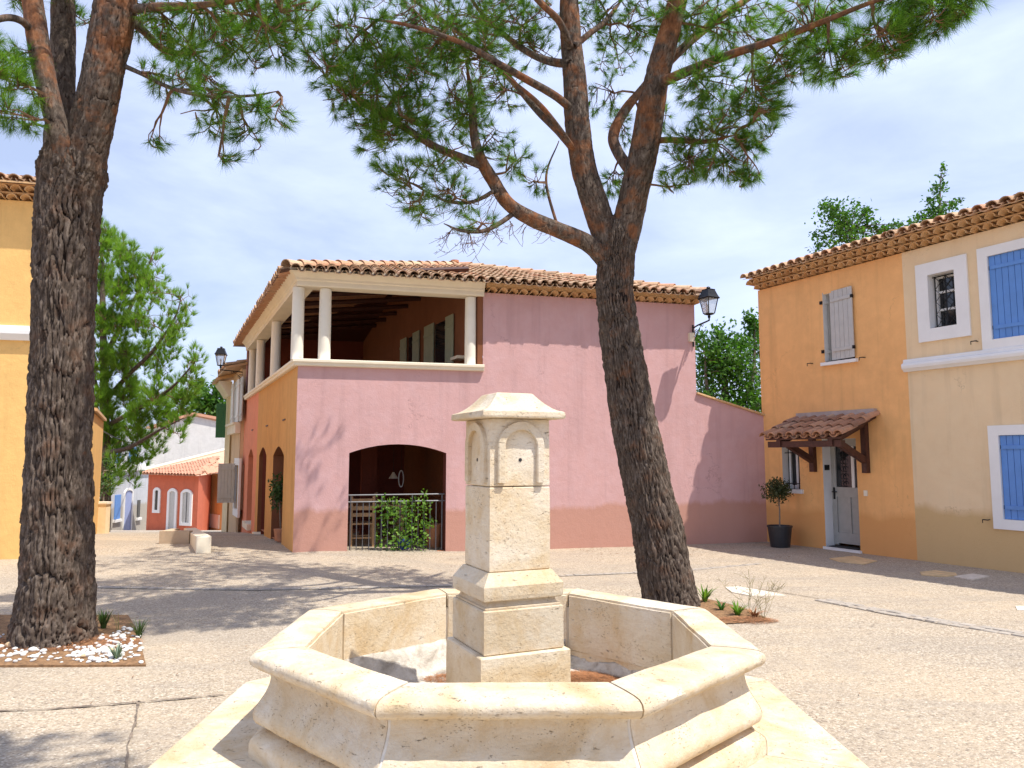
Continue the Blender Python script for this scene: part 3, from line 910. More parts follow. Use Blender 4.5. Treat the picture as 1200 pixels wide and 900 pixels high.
def genoise(parent, F, s0, s1, z, rows_n, seed, out=0.15, mortar=None):
    """corbelled courses of half-round eaves tiles bedded in mortar"""
    rs = random.Random(seed)
    for r_ in range(rows_n):
        zz = z + r_ * 0.105
        o1 = out * (r_ + 1)
        n_ = int((s1 - s0) / 0.2)
        for i in range(-(r_ % 2), n_):
            s = s0 + (i + 0.5 + 0.5 * (r_ % 2)) * (s1 - s0) / n_ + rs.uniform(-.004, .004)
            if s > s1 - 0.02: continue
            m4 = basis_m(Vector((F.t.x, F.t.y, 0)), -Vector((F.n.x, F.n.y, 0)), Vector((0, 0, 1)), F.pt(s, zz + 0.005 + rs.uniform(-.004, .004), o1 + rs.uniform(-.008, .008)))
            if Vector(m4.col[0][:3]).cross(Vector(m4.col[1][:3])).dot(Vector(m4.col[2][:3])) < 0:
                m4 = m4 @ Matrix.Scale(-1, 4, (1, 0, 0))
            link('eaves_tile', ME_GEN, parent, m4)
        mb = MB(); mb.fbox(F, s0, s1, zz + 0.080, zz + 0.104, -0.1, o1 - 0.012)
        mb.fbox(F, s0, s1, zz - 0.001, zz + 0.0795, -0.3, -0.2)
        mb.build('mortar_bed', mortar or M['tile_gen'], parent)
def shutter(F, s0, s1, z0, z1, out, mat, parent, n=5, hinge=None, angle=0.0, th=0.03, strap=True):
    """board shutter: each board, two battens, hinge pins; may be swung about its hinge edge"""
    basis = Matrix.Identity(4)
    if hinge is not None:
        hp = F.pt(hinge, z0, out)
        basis = Matrix.Translation(hp) @ Matrix.Rotation(angle, 4, 'Z') @ Matrix.Translation(-hp)
    sh = None
    w = (s1 - s0) / n
    mb = MB(); mb.fbox(F, s0 + 0.01, s1 - 0.01, z0 + 0.01, z1 - 0.01, out, out + 0.012)
    sh = mb.build('shutter', mat, parent)
    sh.matrix_basis = basis; PINV[sh.name] = Matrix.Identity(4)
    for i in range(n):
        b_ = MB(); b_.fbox(F, s0 + i * w + 0.003, s0 + (i + 1) * w - 0.003, z0, z1, out + 0.0125, out + th)
        bo = b_.build('board', mat, sh, bevel=0.003)
    for zb in (z0 + (z1 - z0) * 0.14, z0 + (z1 - z0) * 0.86):
        b_ = MB(); b_.fbox(F, s0 + 0.03, s1 - 0.03, zb - 0.03, zb + 0.03, out + th + 0.001, out + th + 0.018)
        b_.build('batten', mat, sh, bevel=0.003)
    if strap and hinge is not None:
        for zb in (z0 + (z1 - z0) * 0.14, z0 + (z1 - z0) * 0.86):
            b_ = MB(); b_.fbox(F, hinge - 0.04, hinge + 0.005, zb - 0.03, zb + 0.03, out - 0.005, out + 0.03)
            b_.build('hinge', M['iron'], parent)
    return sh
def hook(F, px, py, parent):
    s, z = F.loc(px, py)
    mb = MB(); mb.tube([F.pt(s, z, -0.02), F.pt(s, z, 0.09)], 0.008, 6); mb.tube([F.pt(s - 0.06, z, 0.085), F.pt(s + 0.03, z, 0.085)], 0.009, 6)
    mb.tube([F.pt(s - 0.06, z, 0.085), F.pt(s - 0.06, z - 0.05, 0.085)], 0.007, 6)
    return mb.build('shutter_stay', M['iron'], parent)

# ================================================================== PINK HOUSE
FP = Frame((P0.x, P0.y), FRONT_T, (0, -1))
FL = Frame((P0.x, P0.y), SIDE_T, (-1, 0))
def fz(F, px, py, out=0.0): return F.loc(px, py, out)[1]
def fs_(F, px, py=500, out=0.0): return F.loc(px, py, out)[0]
pink = thing('pink_house', 'pink corner house with columned corner loggia and hipped tile roof', 'house', (P0.x, P0.y, 0))
S_LOG = fs_(FP, 566, 390)          # right end of the loggia
S_END = fs_(FP, 815, 420)
Z_BB, Z_BT = fz(FP, 343, 428.5), fz(FP, 343, 420.5)
Z_CB, Z_CT = fz(FP, 345, 335), fz(FP, 343, 316)
Z_WT = fz(FP, 690, 350) 
L_SIDE = fs_(FL, 287, 520)         # coral part ends here
SPLIT = fs_(FL, 302, 500)
Z_FL = Z_BB - 0.35
def px_rect(F, x0, x1, y0, y1, out=0.0):
    """opening from its pixel edges measured along its own middle"""
    ym, xm = (y0 + y1) / 2, (x0 + x1) / 2
    a_, b_ = sorted((F.loc(x0, ym, out)[0], F.loc(x1, ym, out)[0]))
    return a_, b_, F.loc(xm, y1, out)[1], F.loc(xm, y0, out)[1]
# front wall: lower part under the loggia and full-height part
s_j = S_LOG - 0.02
a0_, a1_ = fs_(FP, 408, 590), fs_(FP, 522.5, 590)
arch_front = arch(a0_, a1_, -0.6, fz(FP, 465, 531), fz(FP, 465, 520.5), 14)
outer = [(0, -0.6), (a0_, -0.6)] + arch_front[2:][::-1] + [(a1_, -0.6), (S_END, -0.6), (S_END, Z_WT), (S_LOG, Z_WT), (S_LOG, Z_BB + 0.02), (0, Z_BB + 0.02)]
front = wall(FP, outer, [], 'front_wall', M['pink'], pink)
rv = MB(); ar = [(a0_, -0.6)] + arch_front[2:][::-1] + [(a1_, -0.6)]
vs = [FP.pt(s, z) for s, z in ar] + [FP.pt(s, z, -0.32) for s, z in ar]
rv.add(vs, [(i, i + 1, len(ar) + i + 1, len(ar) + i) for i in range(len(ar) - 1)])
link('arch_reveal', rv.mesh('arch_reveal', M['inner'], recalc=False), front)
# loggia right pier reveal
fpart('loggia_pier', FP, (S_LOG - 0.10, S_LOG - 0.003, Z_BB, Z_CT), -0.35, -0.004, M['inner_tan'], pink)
# left side wall with three lancet openings
def lancet(x0, x1, yt, ysp, yb):
    s0, s1 = sorted((fs_(FL, x0, 560), fs_(FL, x1, 560)))
    xm = (x0 + x1) / 2
    return arch(s0, s1, fz(FL, xm, yb), fz(FL, xm, ysp), fz(FL, xm, yt), 12, True)
lan = [lancet(319.5, 332, 523, 534, 643), lancet(303, 311.5, 524, 534, 630), lancet(290.3, 296, 526, 535, 615)]
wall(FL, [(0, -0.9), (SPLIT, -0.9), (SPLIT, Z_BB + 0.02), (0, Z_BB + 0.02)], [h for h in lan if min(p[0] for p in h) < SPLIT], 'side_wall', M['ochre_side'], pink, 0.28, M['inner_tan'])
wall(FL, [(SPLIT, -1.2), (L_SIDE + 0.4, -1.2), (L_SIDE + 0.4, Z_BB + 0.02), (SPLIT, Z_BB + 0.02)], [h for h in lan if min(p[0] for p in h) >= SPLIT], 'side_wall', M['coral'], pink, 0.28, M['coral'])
for px, py in ((333, 492), (313, 499), (296, 504)):
    s, z = FL.loc(px, py); fpart('wall_vent', FL, (s - 0.17, s + 0.17, z - 0.015, z + 0.015), -0.01, 0.012, M['wood_dark'], pink)
for h, dz in zip(lan, (0.0, 0.05, 0.1)):
    s0, s1 = min(p[0] for p in h), max(p[0] for p in h)
    fpart('door_sill', FL, (s0 - 0.05, s1 + 0.05, h[0][1] - 0.12, h[0][1] + 0.03), -0.2, 0.10, M['trim'], pink)
# back and right closing walls
BL = FL.pt(L_SIDE + 0.4, 0); BR = FP.pt(S_END, 0) + Vector((FL.t.x, FL.t.y, 0)) * (L_SIDE + 0.4)
FRt = FP.pt(S_END, 0)
cl = MB()
cl.add([(BL.x, BL.y, -2), (BR.x, BR.y, -2), (BR.x, BR.y, Z_WT), (BL.x, BL.y, Z_WT), (FRt.x, FRt.y, -2), (FRt.x, FRt.y, Z_WT)], [(0, 1, 2, 3), (1, 4, 5, 2)])
cl.build('rear_wall', M['pink'], pink)
# loggia floor, inner walls, ceiling
SD = Vector((FL.t.x, FL.t.y, 0)); FD = Vector((FP.t.x, FP.t.y, 0))
c0 = Vector((P0.x, P0.y, 0))
inw = S_LOG - 0.05
def quad(pts, name, mat, parent):
    mb = MB(); mb.add(pts, [tuple(range(len(pts)))]); return link(name, mb.mesh(name, mat, recalc=False), parent)
def up(p, z): return Vector((p.x, p.y, z))
A_ = c0 + FD * 0.02 + SD * 0.02; B_ = c0 + FD * (S_LOG + 1.0) + SD * 0.02; C_ = c0 + FD * (S_LOG + 1.0) + SD * L_SIDE; D_ = c0 + SD * L_SIDE
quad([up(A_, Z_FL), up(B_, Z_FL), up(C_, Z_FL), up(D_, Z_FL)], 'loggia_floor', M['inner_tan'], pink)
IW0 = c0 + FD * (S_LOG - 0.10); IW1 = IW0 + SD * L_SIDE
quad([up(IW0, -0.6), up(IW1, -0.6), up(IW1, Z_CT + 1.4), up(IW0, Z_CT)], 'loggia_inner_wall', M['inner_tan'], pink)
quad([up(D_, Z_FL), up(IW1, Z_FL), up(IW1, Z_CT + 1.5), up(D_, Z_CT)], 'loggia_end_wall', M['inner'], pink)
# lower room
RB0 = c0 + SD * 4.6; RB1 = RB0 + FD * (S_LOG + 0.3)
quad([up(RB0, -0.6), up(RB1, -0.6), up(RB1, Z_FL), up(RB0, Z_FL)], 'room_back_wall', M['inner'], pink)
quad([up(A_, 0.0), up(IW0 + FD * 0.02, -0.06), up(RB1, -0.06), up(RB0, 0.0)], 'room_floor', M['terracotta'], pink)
mb = MB(); p_ = c0 + FD * (a1_ - 0.75) + SD * 2.6
mb.box((p_.x, p_.y, 1.2), (0.16, 0.16, 1.8), math.atan2(FD.y, FD.x)); mb.build('room_pier', M['inner'], pink)
# columns
col_r = 0.108
def column(F, px, out_in):
    s = fs_(F, px, 430, -out_in)
    p = F.pt(s, 0, -out_in)
    mb = MB()
    h = Z_CB - Z_BT
    prof = [(col_r * 1.02, 0), (col_r * 1.02, 0.01)] + [(col_r * (1.0 - 0.05 * (i / 8) ** 2), 0.012 + (h - 0.02) * i / 8) for i in range(9)]
    mb.lathe((p.x, p.y, Z_BT - 0.002), prof, 24)
    o = mb.build('column', M['trim_white'] if 'trim_white' in M else M['trim'], pink, smooth=True)
    md = o.modifiers.new('edge', 'EDGE_SPLIT'); md.split_angle = R(50)
M['trim_white'] = plain('pale_column_stone', (0.80, 0.745, 0.63), 0.8, 0.05, 3)
for px in (347.5, 379.5, 551): column(FP, px, 0.10)
for px in (322.5, 305, 296): column(FL, px, 0.10)
# band and cornice wrap the corner
path_l = c0 + SD * (L_SIDE + 0.02); path_c = c0.copy(); path_r = c0 + FD * (S_LOG + 0.01)
pts = [path_l, path_c, path_r]
sweep(pts, [(-0.28, Z_BB), (0.06, Z_BB), (0.075, Z_BB + 0.012), (0.08, Z_BB + 0.05), (0.10, Z_BB + 0.07), (0.10, Z_BT - 0.012), (0.09, Z_BT), (-0.28, Z_BT)], 'balcony_band', M['trim'], pink)
hC = Z_CT - Z_CB
sweep(pts, [(-0.26, Z_CB), (0.05, Z_CB), (0.06, Z_CB + 0.02), (0.06, Z_CB + hC * 0.30), (0.085, Z_CB + hC * 0.36), (0.09, Z_CB + hC * 0.48), (0.12, Z_CB + hC * 0.60), (0.17, Z_CB + hC * 0.76), (0.20, Z_CB + hC * 0.86), (0.205, Z_CT), (-0.26, Z_CT)], 'cornice', M['trim'], pink)
# roof: low pyramid
OV = 0.36
nF = Vector((FP.n.x, FP.n.y, 0)); nL = Vector((FL.n.x, FL.n.y, 0))
def corner(base, n1, n2, ov):
    # intersection of the two offset edges
    a1, a2 = n1.normalized(), n2.normalized()
    det = a1.x * a2.y - a1.y * a2.x
    x = (ov * a2.y - ov * a1.y) / det; y = (a1.x * ov - a2.x * ov) / det
    return base + Vector((x, y, 0))
Z_EV = Z_CT - 0.09
EvFL = up(corner(c0, nF, nL, OV), Z_EV); EvFR = up(corner(FRt, nF, -nL, 0.16), Z_EV)
EvFR = EvFR + nF * (OV - 0.16)
EvBL = up(corner(Vector((BL.x, BL.y, 0)), -nF, nL, 0.3), Z_EV); EvBL = EvBL + nL * (OV - 0.3); EvBR = up(corner(Vector((BR.x, BR.y, 0)), -nF, -nL, 0.3), Z_EV)
APEX = at_y(541, 314, (EvFL.y + EvFR.y + EvBL.y + EvBR.y) / 4 - 0.2)
roof = MB()
roof.add([EvFL, EvFR, EvBR, EvBL, APEX], [(0, 1, 4), (1, 2, 4), (2, 3, 4), (3, 0, 4)])
roof = link('roof', roof.mesh('roof', M['wood_dark']), pink)
roof_face(roof, [EvFL, EvFR, APEX], 300, 11)
roof_face(roof, [EvBL, EvFL, APEX], 0, 12)
roof_face(roof, [EvFR, EvBR, APEX], 0, 13)
ME_HIP = tile_mesh('hip_tile', 0.42, 0.115, 0.095, 0.014, M['tile'], 7)
for E_ in (EvFL, EvFR):
    v = (APEX - E_); L = v.length; v.normalize(); e = v.cross(Vector((0, 0, 1))).normalized(); w = e.cross(v)
    for i in range(int(L / 0.35)):
        t_ = R(3)
        link('hip_tile', ME_HIP, roof, basis_m(e, v * math.cos(t_) - w * math.sin(t_), w * math.cos(t_) + v * math.sin(t_), E_ + v * (0.1 + i * 0.35) + w * 0.06))
mb = MB(); p_ = at_y(533, 309, APEX.y - 0.3)
mb.lathe((p_.x, p_.y, p_.z - 0.25), [(0.07, 0), (0.07, 0.27), (0.10, 0.28), (0.10, 0.33), (0.05, 0.34)], 12); mb.build('vent_pipe', M['terracotta'], roof)
eav = MB(); eav.fbox(FP, S_LOG, S_END, Z_WT - 0.002, Z_WT + 0.0, -0.05, 0.0)
ge = eav.build('eaves_course', M['tile_gen'], pink)
genoise(ge, FP, S_LOG + 0.06, S_END + 0.05, Z_WT, 1, 21, 0.17)
fpart('eaves_fill', FP, (S_LOG + 0.04, S_END, Z_WT + 0.106, max(Z_EV + 0.05, Z_WT + 0.115)), -0.1, 0.16, M['tile_gen'], pink)
# rafters seen under the loggia roof
for i in range(9):
    f = (i + 0.5) / 9
    p = (c0 + SD * (L_SIDE * f)); q = IW0 + SD * (L_SIDE * f)
    mb = MB(); mb.tube([up(p, Z_CT + 0.02), up(q, Z_CT + 0.35)], 0.055, 4); mb.build('rafter', M['wood_dark'], pink)
# shuttered doors on the inner wall
FI = Frame((IW0.x, IW0.y), SD.xy, (-1, 0))
for x0, x1, yt in ((524, 533, 370), (499, 510, 381), (485.5, 493, 389), (471, 478, 397)):
    s0, s1 = sorted((fs_(FI, x0, 400), fs_(FI, x1, 400)))
    zt = fz(FI, (x0 + x1) / 2, yt)
    shutter(FI, s0, s1, Z_FL + 0.05, zt, 0.02, M['pale_green'], pink, 4, strap=False)
for x0, x1, yt in ((511, 523, 378), (479.5, 484.5, 395)):
    s0, s1 = sorted((fs_(FI, x0, 400), fs_(FI, x1, 400)))
    fpart('door_glass', FI, (s0, s1, Z_FL + 0.05, fz(FI, (x0 + x1) / 2, yt)), 0.004, 0.02, M['pane'], pink)
s, z = FI.loc(543, 420)
fpart('shelf', FI, (s - 0.2, s + 0.2, z - 0.03, z + 0.03), 0.002, 0.2, M['trim'], pink)

# railing in the arch
rail = thing('balcony_railing', 'thin grey iron railing across the arched opening of the pink house', 'railing', tuple(FP.pt((a0_ + a1_) / 2, 0, -0.12)))
zr1, zr2 = fz(FP, 465, 580), fz(FP, 465, 588)
for z in (zr1, zr2):
    mb = MB(); mb.tube([FP.pt(a0_, z, -0.12), FP.pt(a1_, z, -0.12)], 0.014, 6); mb.build('rail', M['rail'], rail)
for i in range(16):
    s = a0_ + 0.05 + (a1_ - a0_ - 0.1) * i / 15
    mb = MB(); top = zr1 if i in (0, 15, 5, 10) else zr2
    mb.tube([FP.pt(s, gzf(*FP.pt(s, 0).xy) - 0.05, -0.12), FP.pt(s, top, -0.12)], 0.013 if top == zr1 else 0.009, 6); mb.build('bar', M['rail'], rail)

# garden wall between the pink and the orange house
gw = thing('garden_wall', 'low pink garden wall with sloping tile coping joining pink and orange houses', 'wall', tuple(FP.pt(S_END + 0.8, 0)))
RH0 = on_ground(898.5, 634.5)
s_e = fs_(FP, 897, 560)
zt0, zt1 = fz(FP, 817, 462), fz(FP, 895, 489)
mb = MB(); q = [FP.pt(S_END + 0.003, -0.6, -0.004), FP.pt(s_e + 0.1, -0.6, -0.004), FP.pt(s_e + 0.1, -0.6, -0.25), FP.pt(S_END + 0.003, -0.6, -0.25)]
mb.hexa(q + [up(p, z) for p, z in zip(q, (zt0, zt1, zt1, zt0))]); mb.build('wall_body', M['pink'], gw)
nC = 5
for i in range(nC):
    f0, f1 = i / nC, (i + 1) / nC
    s0, s1 = S_END + 0.003 + (s_e + 0.1 - S_END) * f0, S_END + (s_e + 0.1 - S_END) * f1 - 0.004
    z0, z1 = zt0 + (zt1 - zt0) * f0, zt0 + (zt1 - zt0) * f1
    q = [FP.pt(s0, z0 + 0.002, 0.05), FP.pt(s1, z1 + 0.002, 0.05), FP.pt(s1, z1 + 0.002, -0.3), FP.pt(s0, z0 + 0.002, -0.3)]
    mb = MB(); mb.hexa(q + [p + Vector((0, 0, 0.04 + 0.03 * (k > 1))) for k, p in enumerate(q)]); mb.build('coping_tile', M['tile_gen'], gw, bevel=0.01)

# ================================================================== ORANGE AND OCHRE HOUSES (right)
RT = Vector((0.517, -1.0))
FR_ = Frame((RH0.x, RH0.y), RT, (-1, 0))
S_MID = fs_(FR_, 1066, 480)
S_RE = 12.0
Z_RW = fz(FR_, 1058, 296)
orange = thing('orange_house', 'orange house with grey door under a small tiled canopy', 'house', tuple(FR_.pt(1.0, 0)))
sand = thing('sand_house', 'sand coloured house with blue shutters and white moulding', 'house', tuple(FR_.pt(S_MID + 1, 0)))
w_up = px_rect(FR_, 965.5, 1000.5, 341, 423)
w_sm = px_rect(FR_, 917, 937, 520, 573)
s0, s1 = fs_(FR_, 966, 590), fs_(FR_, 1006, 590)
zd0 = gzf(*FR_.pt((s0 + s1) / 2, 0).xy) + 0.05
w_dr = (s0, s1, zd0, fz(FR_, 986, 514))
wall(FR_, [(-0.02, -0.7), (S_MID, -0.7), (S_MID, Z_RW), (-0.02, Z_RW)], [rect(*w_up), rect(*w_sm), rect(*w_dr)], 'front_wall', M['orange'], orange, 0.30, M['white'])
w_bar = px_rect(FR_, 1089.5, 1121, 319, 383)
w_b1 = (fs_(FR_, 1160, 340), fs_(FR_, 1160, 340) + 1.12, fz(FR_, 1163, 398), fz(FR_, 1163, 299.5))
w_b2 = (fs_(FR_, 1174, 560), fs_(FR_, 1174, 560) + 1.12, fz(FR_, 1177, 608.5), fz(FR_, 1177, 510))
wall(FR_, [(S_MID, -0.7), (S_RE, -0.7), (S_RE, Z_RW), (S_MID, Z_RW)], [rect(*w_bar), rect(*w_b1), rect(*w_b2)], 'front_wall', M['sand'], sand, 0.22, M['white'])
# closing walls behind
bk = -5.5
for h, sa, sb, mt in ((orange, -0.02, S_MID, M['orange']), (sand, S_MID + 0.004, S_RE, M['sand'])):
    mb = MB()
    mb.add([FR_.pt(sa, -0.7), FR_.pt(sa, -0.7, bk), FR_.pt(sb, -0.7, bk), FR_.pt(sb, -0.7), FR_.pt(sa, Z_RW), FR_.pt(sa, Z_RW + 1.6, bk), FR_.pt(sb, Z_RW + 1.6, bk), FR_.pt(sb, Z_RW)],
           [(0, 1, 5, 4), (1, 2, 6, 5), (2, 3, 7, 6)])
    mb.build('rear_wall', mt, h)
# roofs
for h, sa, sb, sd in ((orange, -0.10, S_MID, 31), (sand, S_MID + 0.002, S_RE, 32)):
    q0, q1 = FR_.pt(sa, Z_RW + 0.218, 0.34), FR_.pt(sb, Z_RW + 0.218, 0.34)
    r0, r1 = FR_.pt(sb, Z_RW + 0.218 + 1.7, bk), FR_.pt(sa, Z_RW + 0.218 + 1.7, bk)
    mb = MB(); mb.hexa([q0 - Vector((0, 0, .008)), q1 - Vector((0, 0, .008)), r0 - Vector((0, 0, .03)), r1 - Vector((0, 0, .03)), q0, q1, r0, r1])
    ro = mb.build('roof', M['tile_gen'], h)
    roof_face(ro, [q0, q1, r0, r1], 120, sd, single_rows=3)
    eav = MB(); eav.fbox(FR_, max(sa, -0.02), sb, Z_RW - 0.002, Z_RW, -0.05, 0.0); ge = eav.build('eaves_course', M['tile_gen'], h)
    genoise(ge, FR_, max(sa, -0.02), sb, Z_RW + 0.002, 2, sd + 5, 0.13)
# orange: upper window
fpart('window_sill', FR_, (w_up[0] - 0.06, w_up[1] + 0.06, w_up[2] - 0.06, w_up[2] + 0.0), -0.2, 0.07, M['white'], orange)
fpart('window_pane', FR_, (w_up[0], w_up[1], w_up[2], w_up[3]), -0.26, -0.24, M['pane'], orange)
sm = w_up[0] + 0.05
shutter(FR_, w_up[0] + (w_up[1] - w_up[0]) * 0.22, w_up[1] + 0.03, w_up[2] + 0.03, w_up[3] + 0.03, 0.03, M['grey_paint'], orange, 5, hinge=w_up[1] + 0.03, angle=R(-7))
shutter(FR_, w_up[0] - 0.02, w_up[0] + (w_up[1] - w_up[0]) * 0.5, w_up[2] + 0.03, w_up[3] + 0.03, 0.0, M['grey_paint'], orange, 4, hinge=w_up[0] - 0.02, angle=R(62))
for px, py in ((952.5, 426), (1014, 419)): hook(FR_, px, py, orange)
# small barred window
fpart('window_sill', FR_, (w_sm[0] - 0.03, w_sm[1] + 0.08, w_sm[2] - 0.08, w_sm[2] - 0.0), -0.25, 0.05, M['white'], orange)
wf = fpart('window_pane', FR_, (w_sm[0], w_sm[1], w_sm[2], w_sm[3]), -0.24, -0.22, M['pane'], orange)
mb = MB(); sx = (w_sm[0] + w_sm[1]) / 2
for a1, b1 in ((w_sm[0], w_sm[0] + 0.05), (sx - 0.03, sx + 0.03), (w_sm[1] - 0.05, w_sm[1])): mb.fbox(FR_, a1, b1, w_sm[2], w_sm[3], -0.218, -0.18)
mb.fbox(FR_, w_sm[0], w_sm[1], w_sm[2] + 0.001, w_sm[2] + 0.07, -0.217, -0.178)
mb.build('window_frame', M['white'], wf)
for i in range(3):
    s = w_sm[0] + (w_sm[1] - w_sm[0]) * (i + 0.7) / 3.4
    mb = MB(); mb.tube([FR_.pt(s, w_sm[2], -0.08), FR_.pt(s, w_sm[3], -0.08)], 0.010, 6); mb.build('window_bar', M['iron'], orange)
for f in (0.12, 0.8):
    z = w_sm[2] + (w_sm[3] - w_sm[2]) * f
    mb = MB(); mb.tube([FR_.pt(w_sm[0], z, -0.08), FR_.pt(w_sm[1], z, -0.08)], 0.010, 6); mb.build('window_bar', M['iron'], orange)
# door: panelled leaf with a glazed upper half behind an iron scroll grille
dr_ = w_dr; dw = dr_[1] - dr_[0]; dh = dr_[3] - dr_[2]
O1 = -0.27
mb = MB()
st = 0.10
mb.fbox(FR_, dr_[0], dr_[0] + st, dr_[2] + 0.03, dr_[3], O1, O1 + 0.05); mb.fbox(FR_, dr_[1] - st, dr_[1], dr_[2] + 0.03, dr_[3], O1, O1 + 0.05)
for f0, f1 in ((0.03, 0.13), (0.46, 0.55), (0.93, 1.0)): mb.fbox(FR_, dr_[0] + st, dr_[1] - st, dr_[2] + dh * f0, dr_[2] + dh * f1, O1, O1 + 0.049)
mb.fbox(FR_, (dr_[0] + dr_[1]) / 2 - 0.03, (dr_[0] + dr_[1]) / 2 + 0.03, dr_[2] + dh * 0.13, dr_[2] + dh * 0.46, O1, O1 + 0.048)
M['door_paint'] = plain('grey_door_paint', (0.37, 0.36, 0.335), 0.55, 0.08, 8)
door = mb.build('door', M['door_paint'], orange)
fpart('lower_panel', FR_, (dr_[0] + st, dr_[1] - st, dr_[2] + dh * 0.13, dr_[2] + dh * 0.46), O1, O1 + 0.022, M['door_paint'], door)
fpart('door_pane', FR_, (dr_[0] + st, dr_[1] - st, dr_[2] + dh * 0.55, dr_[2] + dh * 0.93), O1, O1 + 0.02, M['pane'], door)
fpart('glazing_bar', FR_, (dr_[0] + dw * 0.60, dr_[0] + dw * 0.68, dr_[2] + dh * 0.55, dr_[2] + dh * 0.93), O1 + 0.021, O1 + 0.046, M['white'], door)
mb = MB()
zc = dr_[2] + dh * 0.74
for i in range(5):
    zz = dr_[2] + dh * (0.58 + 0.07 * i)
    pts = [FR_.pt(dr_[0] + dw * 0.37 + 0.055 * math.cos(a_), zz + 0.05 * math.sin(a_), O1 + 0.06) for a_ in np.linspace(0, 5.4, 14)]
    mb.tube(pts, 0.007, 5)
mb.tube([FR_.pt(dr_[0] + dw * 0.37, dr_[2] + dh * 0.55, O1 + 0.06), FR_.pt(dr_[0] + dw * 0.37, dr_[2] + dh * 0.93, O1 + 0.06)], 0.006, 5)
mb.build('scroll_grille', M['iron'], door)
mb = MB(); sH = dr_[0] + 0.055; zH = dr_[2] + dh * 0.49
mb.fbox(FR_, sH - 0.02, sH + 0.02, zH - 0.11, zH + 0.11, O1 + 0.05, O1 + 0.058)
mb.tube([FR_.pt(sH, zH + 0.03, O1 + 0.05), FR_.pt(sH, zH + 0.03, O1 + 0.11), FR_.pt(sH + 0.10, zH + 0.03, O1 + 0.11)], 0.011, 6)
mb.build('door_handle', M['iron'], door)
fpart('door_sill', FR_, (dr_[0] - 0.03, dr_[1] + 0.03, dr_[2] - 0.25, dr_[2]), -0.30, 0.05, M['white'], orange)
mat_o = fpart('doormat', FR_, (dr_[0] + 0.08, dr_[1] - 0.08, dr_[2] + 0.002, dr_[2] + 0.02), -0.20, 0.01, M['dark'], None)
tag(mat_o, 'dark doormat on the white sill of the grey door', 'doormat')
# number plate on the jamb, bell push
pl = MB(); zN = fz(FR_, 972, 548); q = FR_.pt(dr_[0], zN, -0.10)
pl.fbox(FR_, dr_[0] + 0.001, dr_[0] + 0.012, zN - 0.05, zN + 0.05, -0.17, -0.04); pl.build('number_plate', M['iron'], orange, bevel=0.003)
s, z = FR_.loc(1015, 578); fpart('bell_push', FR_, (s - 0.035, s + 0.035, z - 0.05, z + 0.05), 0, 0.025, M['bell'], orange, bevel=0.006)
# canopy
can_l, can_r = FR_.loc(938, 489)[0], FR_.loc(1027, 484)[0]
zct = FR_.loc(1000, 489)[1]
canopy = MB()
DP, DRP = 0.95, 0.37
q = [FR_.pt(can_l, zct - DRP, DP), FR_.pt(can_r, zct - DRP, DP), FR_.pt(can_r, zct, 0.01), FR_.pt(can_l, zct, 0.01)]
canopy.hexa([p - Vector((0, 0, 0.035)) for p in q] + q)
canopy = canopy.build('canopy', M['wood_dark'], orange)
e = (q[1] - q[0]).normalized(); w = e.cross(q[2] - q[1]).normalized(); w = w if w.z > 0 else -w; v = w.cross(e); v = v if v.z > 0 else -v
rs = random.Random(3)
ncc = int((q[1] - q[0]).length / 0.2); Wc = (q[1] - q[0]).length
for j in range(3):
    for i in range(ncc + 1):
        t_ = R(3.5)
        for kind in (0, 1):
            x = Wc * (i + 0.5 * kind) / ncc
            if x > Wc + 0.01: continue
            p = q[0] + e * (x + rs.uniform(-.008, .008)) + v * (j * 0.33 - 0.05 + rs.uniform(-.015, .015)) + w * (0.045 if kind == 0 else 0.085)
            link('canopy_tile', ME_TILE_R if kind == 0 else ME_CHAN_R, canopy, basis_m(e, v * math.cos(t_) - w * math.sin(t_), w * math.cos(t_) + v * math.sin(t_), p))
fpart('flashing', FR_, (can_l - 0.02, can_r + 0.02, zct + 0.03, zct + 0.13), 0.002, 0.10, M['lead'], canopy)
for s in (can_l + 0.30, can_r - 0.22):
    mb = MB()
    mb.fbox(FR_, s - 0.05, s + 0.05, zct - 1.0, zct - 0.10, 0.002, 0.10)
    mb.build('canopy_post', M['wood_dark'], canopy)
    mb = MB(); hw = 0.045
    def strut(o0, z0, o1, z1, th):
        mb.hexa([FR_.pt(s - hw, z0 - th, o0), FR_.pt(s + hw, z0 - th, o0), FR_.pt(s + hw, z1 - th, o1), FR_.pt(s - hw, z1 - th, o1),
                 FR_.pt(s - hw, z0, o0), FR_.pt(s + hw, z0, o0), FR_.pt(s + hw, z1, o1), FR_.pt(s - hw, z1, o1)])
    strut(0.08, zct - 0.72, 0.78, zct - DRP - 0.02, 0.12)
    mb.build('canopy_brace', M['wood_dark'], canopy)
    mb = MB(); strut(0.06, zct - 0.05, DP + 0.0, zct - DRP - 0.04, 0.12); mb.build('canopy_rafter', M['wood_dark'], canopy)
mb = MB(); mb.fbox(FR_, can_l + 0.02, can_r - 0.02, zct - DRP - 0.17, zct - DRP - 0.06, DP - 0.14, DP - 0.03); mb.build('canopy_beam', M['wood_dark'], canopy)

